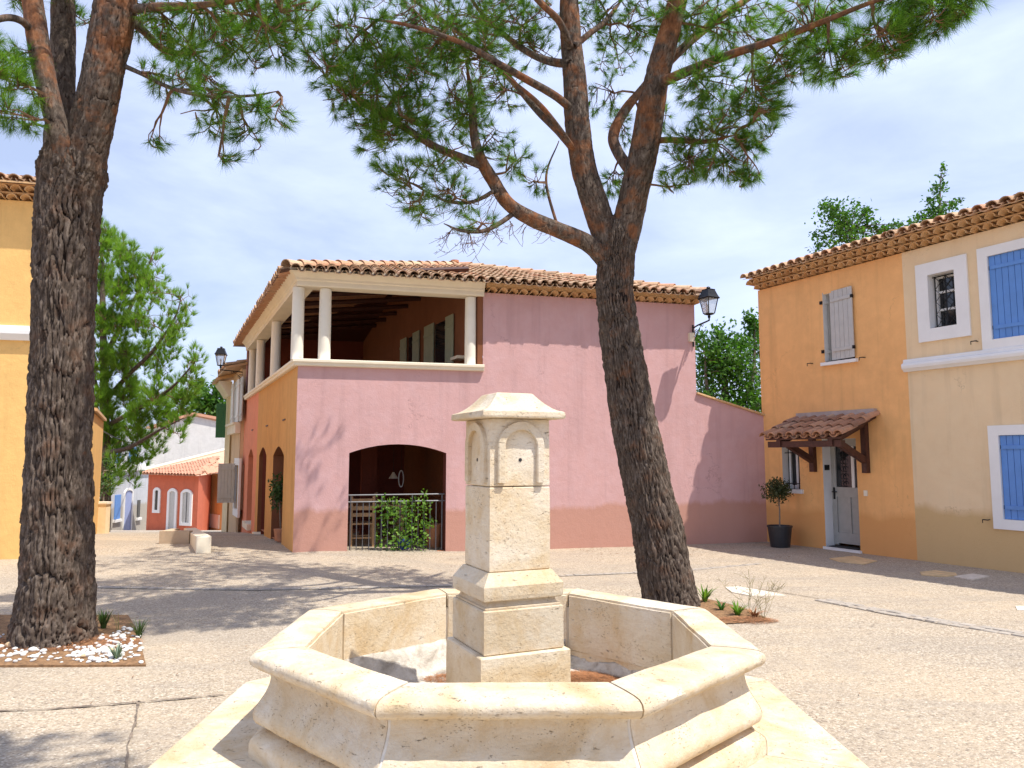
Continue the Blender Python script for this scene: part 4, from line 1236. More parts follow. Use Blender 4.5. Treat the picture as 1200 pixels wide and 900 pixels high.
# sand house: barred window with broad white surround
def surround(r_, wdt, proud, h, name='window_surround', mat=None):
    mat = mat or M['white']
    s0, s1, z0, z1 = r_
    fr = MB()
    fr.fbox(FR_, s0 - wdt, s0, z0 - wdt, z1 + wdt, 0.0, proud)
    fr.fbox(FR_, s1, s1 + wdt, z0 - wdt, z1 + wdt, 0.0, proud)
    fr.fbox(FR_, s0, s1, z1, z1 + wdt, 0.0, proud - 0.001); fr.fbox(FR_, s0, s1, z0 - wdt, z0, 0.0, proud - 0.001)
    return fr.build(name, mat, h)
wS = FR_.loc(1089.5, 350)[0] - FR_.loc(1075.5, 350)[0]
surround(w_bar, wS, 0.035, sand)
pn = fpart('window_pane', FR_, (w_bar[0], w_bar[1], w_bar[2], w_bar[3]), -0.22, -0.20, M['pane'], sand)
mb = MB(); s0, s1, z0, z1 = w_bar
for a1, b1 in ((s0, s0 + 0.05), (s1 - 0.05, s1)): mb.fbox(FR_, a1, b1, z0, z1, -0.199, -0.15)
for f in (0.0, 0.33, 0.66, 0.94): mb.fbox(FR_, s0 + 0.05, s1 - 0.05, z0 + (z1 - z0) * f, z0 + (z1 - z0) * f + 0.035, -0.198, -0.16)
mb.build('window_frame', M['white'], pn)
for i in range(3):
    s = s0 + 0.04 + (s1 - s0 - 0.08) * i / 2
    mb = MB(); mb.tube([FR_.pt(s, z0 + 0.02, -0.10), FR_.pt(s, z1 - 0.02, -0.10)], 0.011, 5); mb.build('window_bar', M['iron'], sand)
for z in (z0 + 0.03, z1 - 0.03):
    mb = MB(); mb.tube([FR_.pt(s0 - 0.0, z, -0.10), FR_.pt(s1, z, -0.10)], 0.010, 5); mb.build('window_bar', M['iron'], sand)
for i in range(2):
    for sg in (-1, 1):
        sa = s0 + 0.04 + (s1 - s0 - 0.08) * i / 2; sb = sa + (s1 - s0 - 0.08) / 2
        mb = MB(); nz_ = 4
        pts = [FR_.pt((sa if (k % 2 == 0) == (sg > 0) else sb), z0 + 0.03 + (z1 - z0 - 0.06) * k / nz_, -0.10) for k in range(nz_ + 1)]
        mb.tube(pts, 0.007, 4); mb.build('lattice_bar', M['iron'], sand)
for r_, pr in ((w_b1, 0.03), (w_b2, 0.03)):
    surround(r_, wS * 0.72, pr, sand)
    mid = (r_[0] + r_[1]) / 2
    shutter(FR_, r_[0] + 0.004, mid - 0.004, r_[2] + 0.004, r_[3] - 0.004, -0.035, M['blue'], sand, 6, hinge=r_[0] + 0.004)
    shutter(FR_, mid + 0.004, r_[1] - 0.004, r_[2] + 0.004, r_[3] - 0.004, -0.035, M['blue'], sand, 6, hinge=r_[1] - 0.004)
zb0, zb1_ = fz(FR_, 1064, 436), fz(FR_, 1064, 422)
hb = zb1_ - zb0
hb = fz(FR_, 1064, 423.5) - zb0 if False else (fz(FR_, 1064, 421.5) - zb0)
pA, pB = FR_.pt(S_MID - 0.04, 0), FR_.pt(S_RE, 0)
sgn_pts = [pB, pA] if Vector(((pA - pB).normalized().y, -(pA - pB).normalized().x)).dot(FR_.n) > 0 else [pA, pB]
sweep(sgn_pts, [(-0.02, zb0), (0.05, zb0), (0.07, zb0 + hb * 0.12), (0.10, zb0 + hb * 0.25), (0.11, zb0 + hb * 0.45), (0.10, zb0 + hb * 0.62), (0.055, zb0 + hb * 0.72), (0.05, zb0 + hb * 0.95), (0.04, zb0 + hb), (-0.02, zb0 + hb)], 'moulding', M['white'], sand)
for px, py in ((1146, 400), (1160, 609)): hook(FR_, px, py, sand)

# ================================================================== LEFT HOUSE
LF0 = on_ground(-40, 657)
FLH = Frame((LF0.x, LF0.y), (1, 0.24), (0, -1))
left = thing('golden_house', 'golden yellow house with white string course behind the thick pine trunk', 'house', (LF0.x, LF0.y, 0))
S_LH = fs_(FLH, 72, 500); Z_LW = fz(FLH, 20, 235)
wall(FLH, rect(-6, S_LH, -0.6, Z_LW), [], 'front_wall', M['gold'], left)
LC = FLH.pt(S_LH, 0); ST = Vector((-0.50, 1.0, 0)).normalized()
FLS = Frame((LC.x, LC.y), ST.xy, (1, 0))
wall(FLS, rect(0, 4.6, -1.0, Z_LW + 0.05), [], 'side_wall', M['gold'], left)
mb = MB(); b0, b1 = FLH.pt(-6, 0), FLH.pt(S_LH, 0)
mb.add([up(b0, -1), up(b0 + ST * 4.6, -1), up(b1 + ST * 4.6, -1), up(b0, Z_LW), up(b0 + ST * 4.6, Z_LW + .9), up(b1 + ST * 4.6, Z_LW)], [(0, 1, 4, 3), (1, 2, 5, 4)]); mb.build('rear_wall', M['gold'], left)
z0_, z1_ = fz(FLH, 20, 399), fz(FLH, 20, 382)
sweep([FLH.pt(-6, 0), FLH.pt(S_LH - 0.01, 0)], [(-0.02, z0_), (0.05, z0_), (0.08, z0_ + 0.05), (0.11, z0_ + 0.10), (0.11, z1_ - 0.08), (0.06, z1_ - 0.04), (0.05, z1_), (-0.02, z1_)], 'string_course', M['white'], left)
q0, q1 = FLH.pt(-6, Z_LW + 0.225, 0.34), FLH.pt(S_LH + 0.1, Z_LW + 0.225, 0.34)
r0, r1 = q1 + ST * 5.2 + Vector((0, 0, 1.45)), q0 + ST * 5.2 + Vector((0, 0, 1.45))
mb = MB(); mb.hexa([p - Vector((0, 0, .03)) for p in (q0, q1, r0, r1)] + [q0, q1, r0, r1]); ro = mb.build('roof', M['tile_gen'], left)
roof_face(ro, [q0, q1, r0, r1], 80, 41, single_rows=2)
eav = MB(); eav.fbox(FLH, -6, S_LH, Z_LW - 0.002, Z_LW, -0.05, 0); ge = eav.build('eaves_course', M['tile_gen'], left)
genoise(ge, FLH, -5.0, S_LH, Z_LW + 0.002, 2, 44, 0.13)
# lower wing running down the lane
wing = thing('golden_wing', 'low golden wing with tiled verge running down the lane behind the trunk', 'house', (-8, 14, 0))
WP = at_y(118, 560, 18.4); WT = Vector((-0.50, 1.0))
FW = Frame((WP.x, WP.y), WT, (1, 0))
zwe = FW.loc(118, 491)[1]
wall(FW, rect(-4.6, 0.0, -1.2, zwe), [], 'side_wall', M['gold'], wing)
mb = MB(); a_, b_ = FW.pt(-4.6, 0), FW.pt(0, 0); dv = Vector((-1.0, -0.3, 0)) * 4
mb.add([up(a_, -1), up(a_ + dv, -1), up(a_, zwe), up(a_ + dv, zwe + .6), up(b_, -1.2), up(b_ + dv, -1.2), up(b_, zwe), up(b_ + dv, zwe + .6)], [(0, 1, 3, 2)]); mb.build('end_wall', M['gold'], wing)
quad([up(b_, -1.2), up(b_ + dv, -1.2), up(b_ + dv, zwe + .6), up(b_, zwe)], 'end_wall', M['gold'], wing)
q0, q1 = FW.pt(-4.6, zwe + 0.02, 0.06), FW.pt(0.05, zwe + 0.02, 0.06)
mb = MB(); mb.hexa([q0, q1, q1 + dv + Vector((0, 0, .7)), q0 + dv + Vector((0, 0, .7))] + [p + Vector((0, 0, .06)) for p in (q0, q1, q1 + dv + Vector((0, 0, .7)), q0 + dv + Vector((0, 0, .7)))])
ro = mb.build('roof', M['tile_gen'], wing)
lw = thing('cream_garden_wall', 'cream rendered garden wall at the end of the golden wing', 'wall', tuple(at_y(121, 625, 19.4)))
a_, b_ = at_y(112, 625, 18.0), at_y(122, 630, 18.0)
mb = MB(); zt = at_y(121, 590, 18.3).z
FG = Frame((a_.x, a_.y), (1, 0.1), (0, -1))
mb.fbox(FG, -0.3, b_.x - a_.x, -1.2, zt, -0.25, 0); mb.build('wall_body', M['cream'], lw)
mb = MB(); mb.fbox(FG, -0.3, b_.x - a_.x + 0.03, zt + 0.002, zt + 0.05, -0.27, 0.02); mb.build('coping', M['trim'], lw)

# ================================================================== BEIGE HOUSE down the lane
beige = thing('beige_house', 'narrow beige house with white shutters adjoining the coral wall', 'house', tuple(FL.pt(L_SIDE + 2, 0)))
FB = Frame(tuple(FL.pt(L_SIDE + 0.42, 0, 0.10).xy), (-0.495, 1.0), (-1, 0))
S_B = fs_(FB, 271, 520)
zbe = fz(FB, 276, 440)
w1 = px_rect(FB, 277, 281, 545, 597)
wall(FB, rect(0, S_B, -2.2, zbe + 0.05), [rect(*w1)], 'front_wall', M['beige'], beige, 0.2)
fpart('window_pane', FB, w1, -0.16, -0.14, M['pane'], beige)
mb = MB(); s0, s1, z0, z1 = w1
for r_ in ((s0 - .22, s0, z0 - .2, z1 + .2), (s1, s1 + .22, z0 - .2, z1 + .2), (s0, s1, z1, z1 + .2), (s0, s1, z0 - .2, z0)): mb.fbox(FB, *r_, 0, 0.06)
mb.build('window_surround', M['white'], beige)
mb = MB(); p0_, p1_ = FB.pt(0, 0, -0.01), FB.pt(S_B, 0, -0.01)
mb.add([up(p0_, -2.2), up(p0_ + FD * 5, -2.2), up(p0_ + FD * 5, zbe), up(p0_, zbe), up(p1_, -2.2), up(p1_ + FD * 5, -2.2), up(p1_ + FD * 5, zbe), up(p1_, zbe)], [(0, 1, 2, 3)]); mb.build('end_wall', M['beige'], beige)
quad([up(p1_, -2.2), up(p1_ + FD * 5, -2.2), up(p1_ + FD * 5, zbe), up(p1_, zbe)], 'end_wall', M['beige'], beige)
# upper shutters and sill course
s0, s1 = fs_(FB, 286, 470), fs_(FB, 273, 470)
zu0, zu1 = fz(FB, 279, 499), fz(FB, 279, 447)
for k in range(4):
    f0, f1 = k / 4 + 0.02, (k + 1) / 4 - 0.02
    shutter(FB, s0 + (s1 - s0) * f0, s0 + (s1 - s0) * f1, zu0 + 0.1, zu1, 0.02 + 0.02 * (k % 2), M['white'] if k % 2 else M['grey_paint'], beige, 4, strap=False)
zc0_, zc1_ = fz(FB, 279, 508), fz(FB, 279, 498)
mb = MB(); mb.fbox(FB, -0.02, S_B, zc0_, zc1_, 0, 0.14); mb.fbox(FB, -0.021, S_B, zc1_, zc1_ + 0.06, 0, 0.20); mb.build('sill_course', M['trim'], beige)
# grey shutter standing open at right angles to the wall
so = fs_(FB, 277.5, 567)
sh = shutter(FB, so, so + 0.46, fz(FB, 277, 589), fz(FB, 277, 543), 0.06, M['grey_paint'], beige, 5, hinge=so, angle=R(78), strap=False)
q0, q1 = FB.pt(0.02, zbe, 0.45), FB.pt(S_B + 0.3, zbe, 0.45)
mb = MB(); up_ = FD * 5 + Vector((0, 0, 1.3))
mb.hexa([q0, q1, q1 + up_, q0 + up_] + [p + Vector((0, 0, .07)) for p in (q0, q1, q1 + up_, q0 + up_)]); ro = mb.build('roof', M['wood'], beige)
roof_face(ro, [p + Vector((0, 0, .07)) for p in (q0, q1, q1 + up_, q0 + up_)], 30, 47, single_rows=1)
# next, paler house with the green shutter
pale = thing('pale_house', 'pale end house with a dark green shutter folded out over the lane', 'house', tuple(FB.pt(S_B + 1, 0, 0.2)))
FC2 = Frame(tuple(FB.pt(S_B + 0.02, 0, 0.05).xy), (-0.50, 1.0), (-1, 0))
S_C = fs_(FC2, 264, 500); zce = fz(FC2, 267, 463)
wall(FC2, rect(0, S_C, -3, zce), [], 'front_wall', M['cream'], pale)
mb = MB(); p1_ = FC2.pt(S_C, 0); mb.add([up(p1_, -3), up(p1_ + FD * 5, -3), up(p1_ + FD * 5, zce), up(p1_, zce)], [(0, 1, 2, 3)]); mb.build('end_wall', M['cream'], pale)
pA, pB = FC2.pt(S_C, 0), FC2.pt(0.0, 0)
sweep([pA, pB], [(-0.02, zce - 0.1), (0.08, zce - 0.1), (0.22, zce + 0.12), (0.36, zce + 0.3), (0.36, zce + 0.36), (-0.02, zce + 0.36)], 'cornice', M['trim'], pale)
q0, q1 = FC2.pt(0.0, zce + 0.37, 0.45), FC2.pt(S_C + 0.2, zce + 0.37, 0.45)
mb = MB(); mb.hexa([q0, q1, q1 + up_, q0 + up_] + [p + Vector((0, 0, .10)) for p in (q0, q1, q1 + up_, q0 + up_)]); mb.build('roof', M['tile_gen'], pale)
so = fs_(FC2, 266.5, 495)
shutter(FC2, so, so + 0.30, fz(FC2, 266, 513), fz(FC2, 266, 474), 0.05, M['green_paint'], pale, 4, hinge=so, angle=R(80), strap=False)

# ================================================================== FAR HOUSES at the foot of the lane
rA, rB = at_y(174, 560, 36.4), at_y(233, 560, 35.0)
FRH = Frame((rA.x, rA.y), (rB - rA).xy, (0, -1))
WR = (rB - rA).length
redh = thing('red_house', 'small red house with white arched windows and pale tile roof', 'house', (rA.x, rA.y, -2))
ze = fz(FRH, 200, 556.5)
def arch_win(F, h, x0, x1, yt, yb, ysp, fill, name, fr=0.14):
    s0, s1 = sorted((fs_(F, x0, 595), fs_(F, x1, 595))); xm = (x0 + x1) / 2
    zb, zs, zt = fz(F, xm, yb), fz(F, xm, ysp), fz(F, xm, yt)
    inner = arch(s0 + fr, s1 - fr, zb + (fr if name == 'window' else 0), zs, zt - fr, 10)
    out_ = arch(s0, s1, zb, zs, zt, 10)
    mb = MB(); n_ = len(out_)
    vs = [F.pt(s, z, 0.06) for s, z in out_] + [F.pt(s, z, 0.06) for s, z in inner] + [F.pt(s, z, 0.0) for s, z in out_] + [F.pt(s, z, -0.12) for s, z in inner]
    mb.add(vs, [(i, (i + 1) % n_, n_ + (i + 1) % n_, n_ + i) for i in range(n_)] + [(i, (i + 1) % n_, 2 * n_ + (i + 1) % n_, 2 * n_ + i) for i in range(n_)] + [(n_ + i, n_ + (i + 1) % n_, 3 * n_ + (i + 1) % n_, 3 * n_ + i) for i in range(n_)])
    fo = mb.build(name, M['white'], h)
    pm = MB(); pm.add([F.pt(s, z, 0.012) for s, z in inner], [tuple(range(n_))]); po = link('leaf' if name == 'door' else 'pane', pm.mesh('leaf', fill), fo)
    if name == 'window' and fill is not M['pane']:
        c_ = (s0 + s1) / 2; mb = MB(); mb.fbox(F, c_ - 0.02, c_ + 0.02, zb + fr, zt - fr, 0.013, 0.03); mb.build('leaf_joint', M['rail'], fo)
    return fo
wall(FRH, rect(0, WR, -3.2, ze), [], 'front_wall', M['red'], redh)
arch_win(FRH, redh, 179.5, 188, 571, 601, 575, M['pane'], 'window')
arch_win(FRH, redh, 196.5, 208, 572, 623, 577, M['grey_paint'], 'door')
arch_win(FRH, redh, 212, 225.5, 573, 616, 578, M['greyshut'] if 'greyshut' in M else M['grey_paint'], 'window')
# return wall set back to the right and yellow wall
rC = at_y(248, 560, 39.5)
FRC = Frame((rB.x, rB.y), (rC - rB).xy, (1, -1))
wall(FRC, rect(0, (rC - rB).length, -3.2, ze + 0.0), [], 'return_wall', M['red'], redh)
e0, e1 = FRH.pt(-0.1, ze + 0.03, 0.35), FRH.pt(WR + 0.3, ze - 0.02, 0.35)
t0, t1 = at_y(170, 552.0, 41.0), at_y(264, 528.5, 43.0)
e2 = at_y(263, 553.5, 39.5)
mb = MB(); mb.add([e0, e1, e2, t1, t0], [(0, 1, 3, 4), (1, 2, 3)])
ro = link('roof', mb.mesh('roof', M['tile_pink']), redh)
roof_face(ro, [e0, e1, t1, t0], 0, 51); roof_face(ro, [e1, e2, t1], 0, 52)
for ch in ro.children: ch.data.materials[0] = M['tile_pink']
sweep([t0, t1], [(-0.1, 0), (0.1, 0), (0.1, 0.14), (-0.1, 0.14)], 'verge', M['trim'], redh) if False else None
mb = MB(); mb.tube([t0 + Vector((0, 0, .05)), t1 + Vector((0, 0, .05))], 0.13, 6); mb.build('verge_fillet', M['trim'], redh)
yel = thing('yellow_house', 'narrow yellow wall with white gate panel beside the red house', 'house', (rC.x, rC.y, -2))
yB = at_y(266, 560, 38.0)
FY = Frame((rC.x, rC.y), (yB - rC).xy, (0, -1))
wall(FY, rect(0, (yB - rC).length, -3.3, fz(FY, 255, 555)), [], 'front_wall', M['yellow'], yel)
fpart('gate_panel', FY, (0.05, fs_(FY, 258, 600), fz(FY, 254, 619), fz(FY, 254, 603)), 0.0, 0.08, M['white'], yel)
# white gabled house; its long side's shade is painted into a grey-blue colour
wA, wB, wC = at_y(176, 560, 44.0), at_y(266, 560, 46.0), at_y(112, 560, 37.0)
FWG = Frame((wA.x, wA.y), (wB - wA).xy, (0, -1)); Wg = (wB - wA).length
whit = thing('white_gable_house', 'white gabled house rising behind the red roof with shade-tinted lane front', 'house', (wA.x, wA.y, -3))
z_l, z_a, z_r = fz(FWG, 176, 503), fz(FWG, 226, 487.5), fz(FWG, 262, 495)
sA = fs_(FWG, 226, 490)
wall(FWG, [(0, -4), (Wg, -4), (Wg, z_r - 0.1), (sA, z_a), (0, z_l)], [], 'gable_wall', M['offwhite'], whit)
FWS = Frame((wC.x, wC.y), (wA - wC).xy, (0.3, -1)); Ls = (wA - wC).length
zgb = fz(FWS, 150, 548)
wall(FWS, [(0, -4), (Ls, -4), (Ls, z_l), (0, z_l)], [], 'lane_wall', M['offwhite_shaded'], whit)
mb = MB(); mb.fbox(FWS, 0, Ls, fz(FWS, 150, 551.5), fz(FWS, 150, 544.5), 0, 0.2); mb.build('string_course', M['white'], whit)
arch_win(FWS, whit, 144, 154.5, 572, 627, 577, M['lilac'], 'door', 0.12)
for x0, x1, y0, y1, mt in ((134, 140.5, 580, 608, 'blue'), (160.5, 163.5, 586, 606, 'pane'), (151, 160, 524, 541, 'blue'), (134, 141, 526, 543, 'blue')):
    r_ = px_rect(FWS, x0, x1, y0, y1); wo = fpart('window', FWS, r_, 0.0, 0.04, M[mt], whit)
    fpart('sill', FWS, (r_[0] - 0.12, r_[1] + 0.12, r_[2] - 0.16, r_[2] - 0.02), 0, 0.12, M['white'], wo)
# its roof and verge
bkv = (wC - wA).normalized() * 8 + Vector((-0.2, -0.05, 0)); bkv = Vector((wC.x - wA.x, wC.y - wA.y, 0))
pL, pA_, pR = FWG.pt(-0.35, z_l - 0.02, 0.2), FWG.pt(sA, z_a + 0.06, 0.2), FWG.pt(Wg + 0.3, z_r - 0.02, 0.2)
deep = -Vector((FWG.n.x, FWG.n.y, 0)) * 9
mb = MB(); mb.hexa([pL, pA_, pA_ + deep, pL + deep] + [p + Vector((0, 0, .16)) for p in (pL, pA_, pA_ + deep, pL + deep)])
mb.hexa([pA_, pR, pR + deep, pA_ + deep] + [p + Vector((0, 0, .16)) for p in (pA_, pR, pR + deep, pA_ + deep)])
mb.build('roof', M['tile_pink'], whit)

# ================================================================== LOW WALLS at the top of the lane
par = thing('lane_parapet', 'low cream parapet wall with square end at the top of the lane', 'wall', tuple(on_ground(238, 648)))
a_ = on_ground(238.5, 648); b_ = on_ground(223, 632); dv = Vector((SIDE_T.x, SIDE_T.y, 0)).normalized()
FPA = Frame((a_.x, a_.y), (-0.506, 1.0), (1, 0)); hw = 0.12
zt = at_y(238, 628.5, a_.y).z; zt2 = zt - 0.16
mb = MB(); Lp = 3.6
q = [FPA.pt(0, -0.9, -hw), FPA.pt(Lp, -0.9, -hw), FPA.pt(Lp, -0.9, hw), FPA.pt(0, -0.9, hw)]
mb.hexa(q + [up(p, z) for p, z in zip(q, (zt, zt2, zt2, zt))]); mb.build('wall_body', M['trim'], par, bevel=0.02)
pla = thing('lane_planter', 'tan rendered planter wall beside the low parapet', 'planter', tuple(at_y(205, 641, 14.2)))
a_, b_ = at_y(186, 640, 14.2), at_y(221, 640, 14.2)
FPL = Frame((a_.x, a_.y), (1, 0.0), (0, -1)); zt = at_y(205, 623, 14.1).z
mb = MB(); Lq = b_.x - a_.x
mb.fbox(FPL, 0, Lq, -0.6, zt, -0.16, 0); mb.fbox(FPL, 0, 0.16, -0.6, zt - 0.001, -0.5, -0.161); mb.fbox(FPL, 0.161, Lq - 0.2, -0.6, zt - 0.12, -0.5, -0.162); mb.build('planter_body', M['path'], pla)

# ================================================================== TREES
def voro(a, b, nc, seed):
    """cell borders on a cylinder (a wraps at nc): F2 - F1 and a random id per cell"""
    rs = np.random.default_rng(seed)
    T = rs.random((nc, 400, 3))
    ia, ib = np.floor(a).astype(int), np.floor(b).astype(int)
    F1 = np.full(a.shape, 9.0); F2 = F1.copy(); ID = F1.copy()
    for da in (-1, 0, 1):
        for db in (-1, 0, 1):
            t_ = T[(ia + da) % nc, (ib + db) % 400]
            dx = ia + da + 0.1 + 0.8 * t_[..., 0] - a; dy = ib + db + 0.1 + 0.8 * t_[..., 1] - b
            d = np.sqrt(dx * dx + dy * dy)
            closer = d < F1
            F2 = np.where(closer, F1, np.minimum(F2, d)); ID = np.where(closer, t_[..., 2], ID); F1 = np.where(closer, d, F1)
    return F2 - F1, ID
def bark_tube(name, ctrl, parent, dens=1.0, amp=0.016, young=(0, 0), seed=0, cell=(0.050, 0.40), mat=None, flare=0.0):
    """limb through control points (px, py, depth, width in px) with plated bark in relief"""
    C = []
    for k_, (px, py, D, w) in enumerate(ctrl):
        if k_ == len(ctrl) - 1: w = min(w, 1.2)
        p = at_y(px, py, D); C.append((p.x, p.y, p.z, w * 0.5 * D / FPX))
    C = np.array(C)
    seg = np.linalg.norm(np.diff(C[:, :3], axis=0), axis=1).sum()
    rmax = C[:, 3].max()
    nl = int(max(8, seg / 0.014 * dens)); nr = int(max(8, min(240, 2 * math.pi * rmax / 0.011 * dens)))
    S = smooth_path([tuple(c) for c in C], nl)
    P = S[:, :3]; rad = np.maximum(S[:, 3], 0.004)
    Tn = np.gradient(P, axis=0); Tn /= np.linalg.norm(Tn, axis=1)[:, None] + 1e-9
    up_ = np.array([0.3, -0.95, 0.05]); Xv = np.zeros_like(P); Yv = np.zeros_like(P)
    for i in range(nl):
        x = up_ - Tn[i] * up_.dot(Tn[i]); x /= np.linalg.norm(x) + 1e-9
        Xv[i] = x; Yv[i] = np.cross(Tn[i], x); up_ = x
    th = np.arange(nr) / nr * 2 * np.pi
    Lc = np.concatenate([[0], np.cumsum(np.linalg.norm(np.diff(P, axis=0), axis=1))])
    nc = max(5, int(2 * math.pi * rmax / cell[0]))
    A, B = np.meshgrid(th / (2 * np.pi) * nc, Lc / cell[1])
    base = P[:, None, :] + (Xv[:, None, :] * np.cos(th)[None, :, None] + Yv[:, None, :] * np.sin(th)[None, :, None]) * rad[:, None, None]
    Q = base.reshape(-1, 3)
    wa = fbm(Q * np.array([5, 5, 3.5]) + seed, 3).reshape(nl, nr) * 0.85; wb = fbm(Q * 6 + 31 + seed, 2).reshape(nl, nr) * 0.35
    e1, idc = voro(A + wa, B + wb, nc, seed)
    e2, id2 = voro(A * 1.0 + wa * 1.3 + 0.37 * nc, B * 3.3 + wb * 2 + 3, nc, seed + 1)
    p1 = np.clip((e1 - 0.02) / 0.17, 0, 1) ** 0.55; p2 = np.clip(e2 / 0.25, 0, 1) ** 0.7
    plate = p1 * (0.72 + 0.28 * p2); idc = 0.6 * idc + 0.4 * id2
    lump = fbm(Q * 2.2 + seed * 1.7, 3).reshape(nl, nr)
    fine = fbm(Q * np.array([26, 26, 11]) + seed, 3).reshape(nl, nr)
    sc_ = np.minimum(rad / 0.22, 1.0)[:, None]
    d = (amp * (plate * (0.75 + 0.5 * idc) - 1.05) + amp * 0.25 * fine) * sc_ + lump * rad[:, None] * 0.05
    if flare:
        k = np.exp(-Lc / 0.22)[:, None]
        d = d + flare * k * (0.5 + 0.5 * np.cos(th * 5 + seed)[None, :] + 0.6 * lump)
    nrm = (base - P[:, None, :]); nrm /= np.linalg.norm(nrm, axis=2)[:, :, None]
    V = (base + nrm * d[:, :, None]).reshape(-1, 3)
    i, j = np.meshgrid(np.arange(nl - 1), np.arange(nr), indexing='ij')
    q = np.stack([i * nr + j, i * nr + (j + 1) % nr, (i + 1) * nr + (j + 1) % nr, (i + 1) * nr + j], -1).reshape(-1, 4)
    me = mesh_np(name, V, q, mat or M['bark'], True)
    at = me.attributes.new('plate', 'FLOAT', 'POINT'); at.data.foreach_set('value', plate.astype(np.float32).ravel())
    yv = np.repeat(np.linspace(young[0], young[1], nl)[:, None], nr, 1)
    at = me.attributes.new('young', 'FLOAT', 'POINT'); at.data.foreach_set('value', yv.astype(np.float32).ravel())
    o = link(name, me, parent)
    return o, P, rad
def knot(parent, px, py, D, r_, seed):
    """stub of a lost branch: a short ringed collar"""
    p = at_y(px, py, D); mb = MB()
    d = (Vector((0, 0, EYE + 0.6)) - p).normalized()
    rr = [1.5, 1.25, 1.0, 0.8, 0.55, 0.2]; oo = [-0.05, -0.012, 0.010, 0.012, -0.002, -0.008]
    mb.tube([p + d * k for k in oo], [r_ * k for k in rr], 14)
    o = mb.build('knot', M['bark'], parent, smooth=True)
def tri_needles(C, Dv, k, L, w, spread, rs, back=0.06):
    n_ = len(C)
    d = Dv[:, None, :] + rs.normal(0, spread, (n_, k, 3))
    d /= np.linalg.norm(d, axis=2)[:, :, None]
    ln = L * (0.7 + 0.5 * rs.random((n_, k, 1)))
    st = C[:, None, :] - Dv[:, None, :] * (rs.random((n_, k, 1)) * back)
    side = np.cross(d, rs.normal(0, 1, (n_, k, 3))); side /= np.linalg.norm(side, axis=2)[:, :, None] + 1e-9
    tip = st + d * ln; tip[:, :, 2] -= 0.10 * ln[:, :, 0] * rs.random((n_, k))
    V = np.stack([st - side * w, st + side * w, tip], 2).reshape(-1, 3)
    return V
def twig_tubes(A, Bp, r0, r1, rs, sag=0.12, nseg=3):
    """thin three-sided twigs from A to B with a little sag"""
    n_ = len(A)
    t_ = np.linspace(0, 1, nseg + 1)
    L = np.linalg.norm(Bp - A, axis=1)
    P = A[:, None, :] + (Bp - A)[:, None, :] * t_[None, :, None]
    P[:, :, 2] -= (np.sin(t_ * np.pi)[None, :] * (L * sag)[:, None]) * (0.3 + rs.random((n_, 1)))
    P[:, 1:-1, :] += rs.normal(0, 0.03, (n_, nseg - 1, 3)) * L[:, None, None]
    d = (Bp - A) / (L[:, None] + 1e-9)
    x = np.cross(d, np.array([0.31, 0.2, 0.93])); x /= np.linalg.norm(x, axis=1)[:, None] + 1e-9
    y = np.cross(d, x)
    V = np.zeros((n_, nseg + 1, 3, 3))
    rr = r0 + (r1 - r0) * t_
    for c in range(3):
        a_ = 2 * np.pi * c / 3
        V[:, :, c, :] = P + (x * math.cos(a_) + y * math.sin(a_))[:, None, :] * rr[None, :, None]
    idx = np.arange(n_ * (nseg + 1) * 3).reshape(n_, nseg + 1, 3)
    q = []
    for s in range(nseg):
        for c in range(3):
            q.append(np.stack([idx[:, s, c], idx[:, s, (c + 1) % 3], idx[:, s + 1, (c + 1) % 3], idx[:, s + 1, c]], 1))
    return V.reshape(-1, 3), np.concatenate(q)
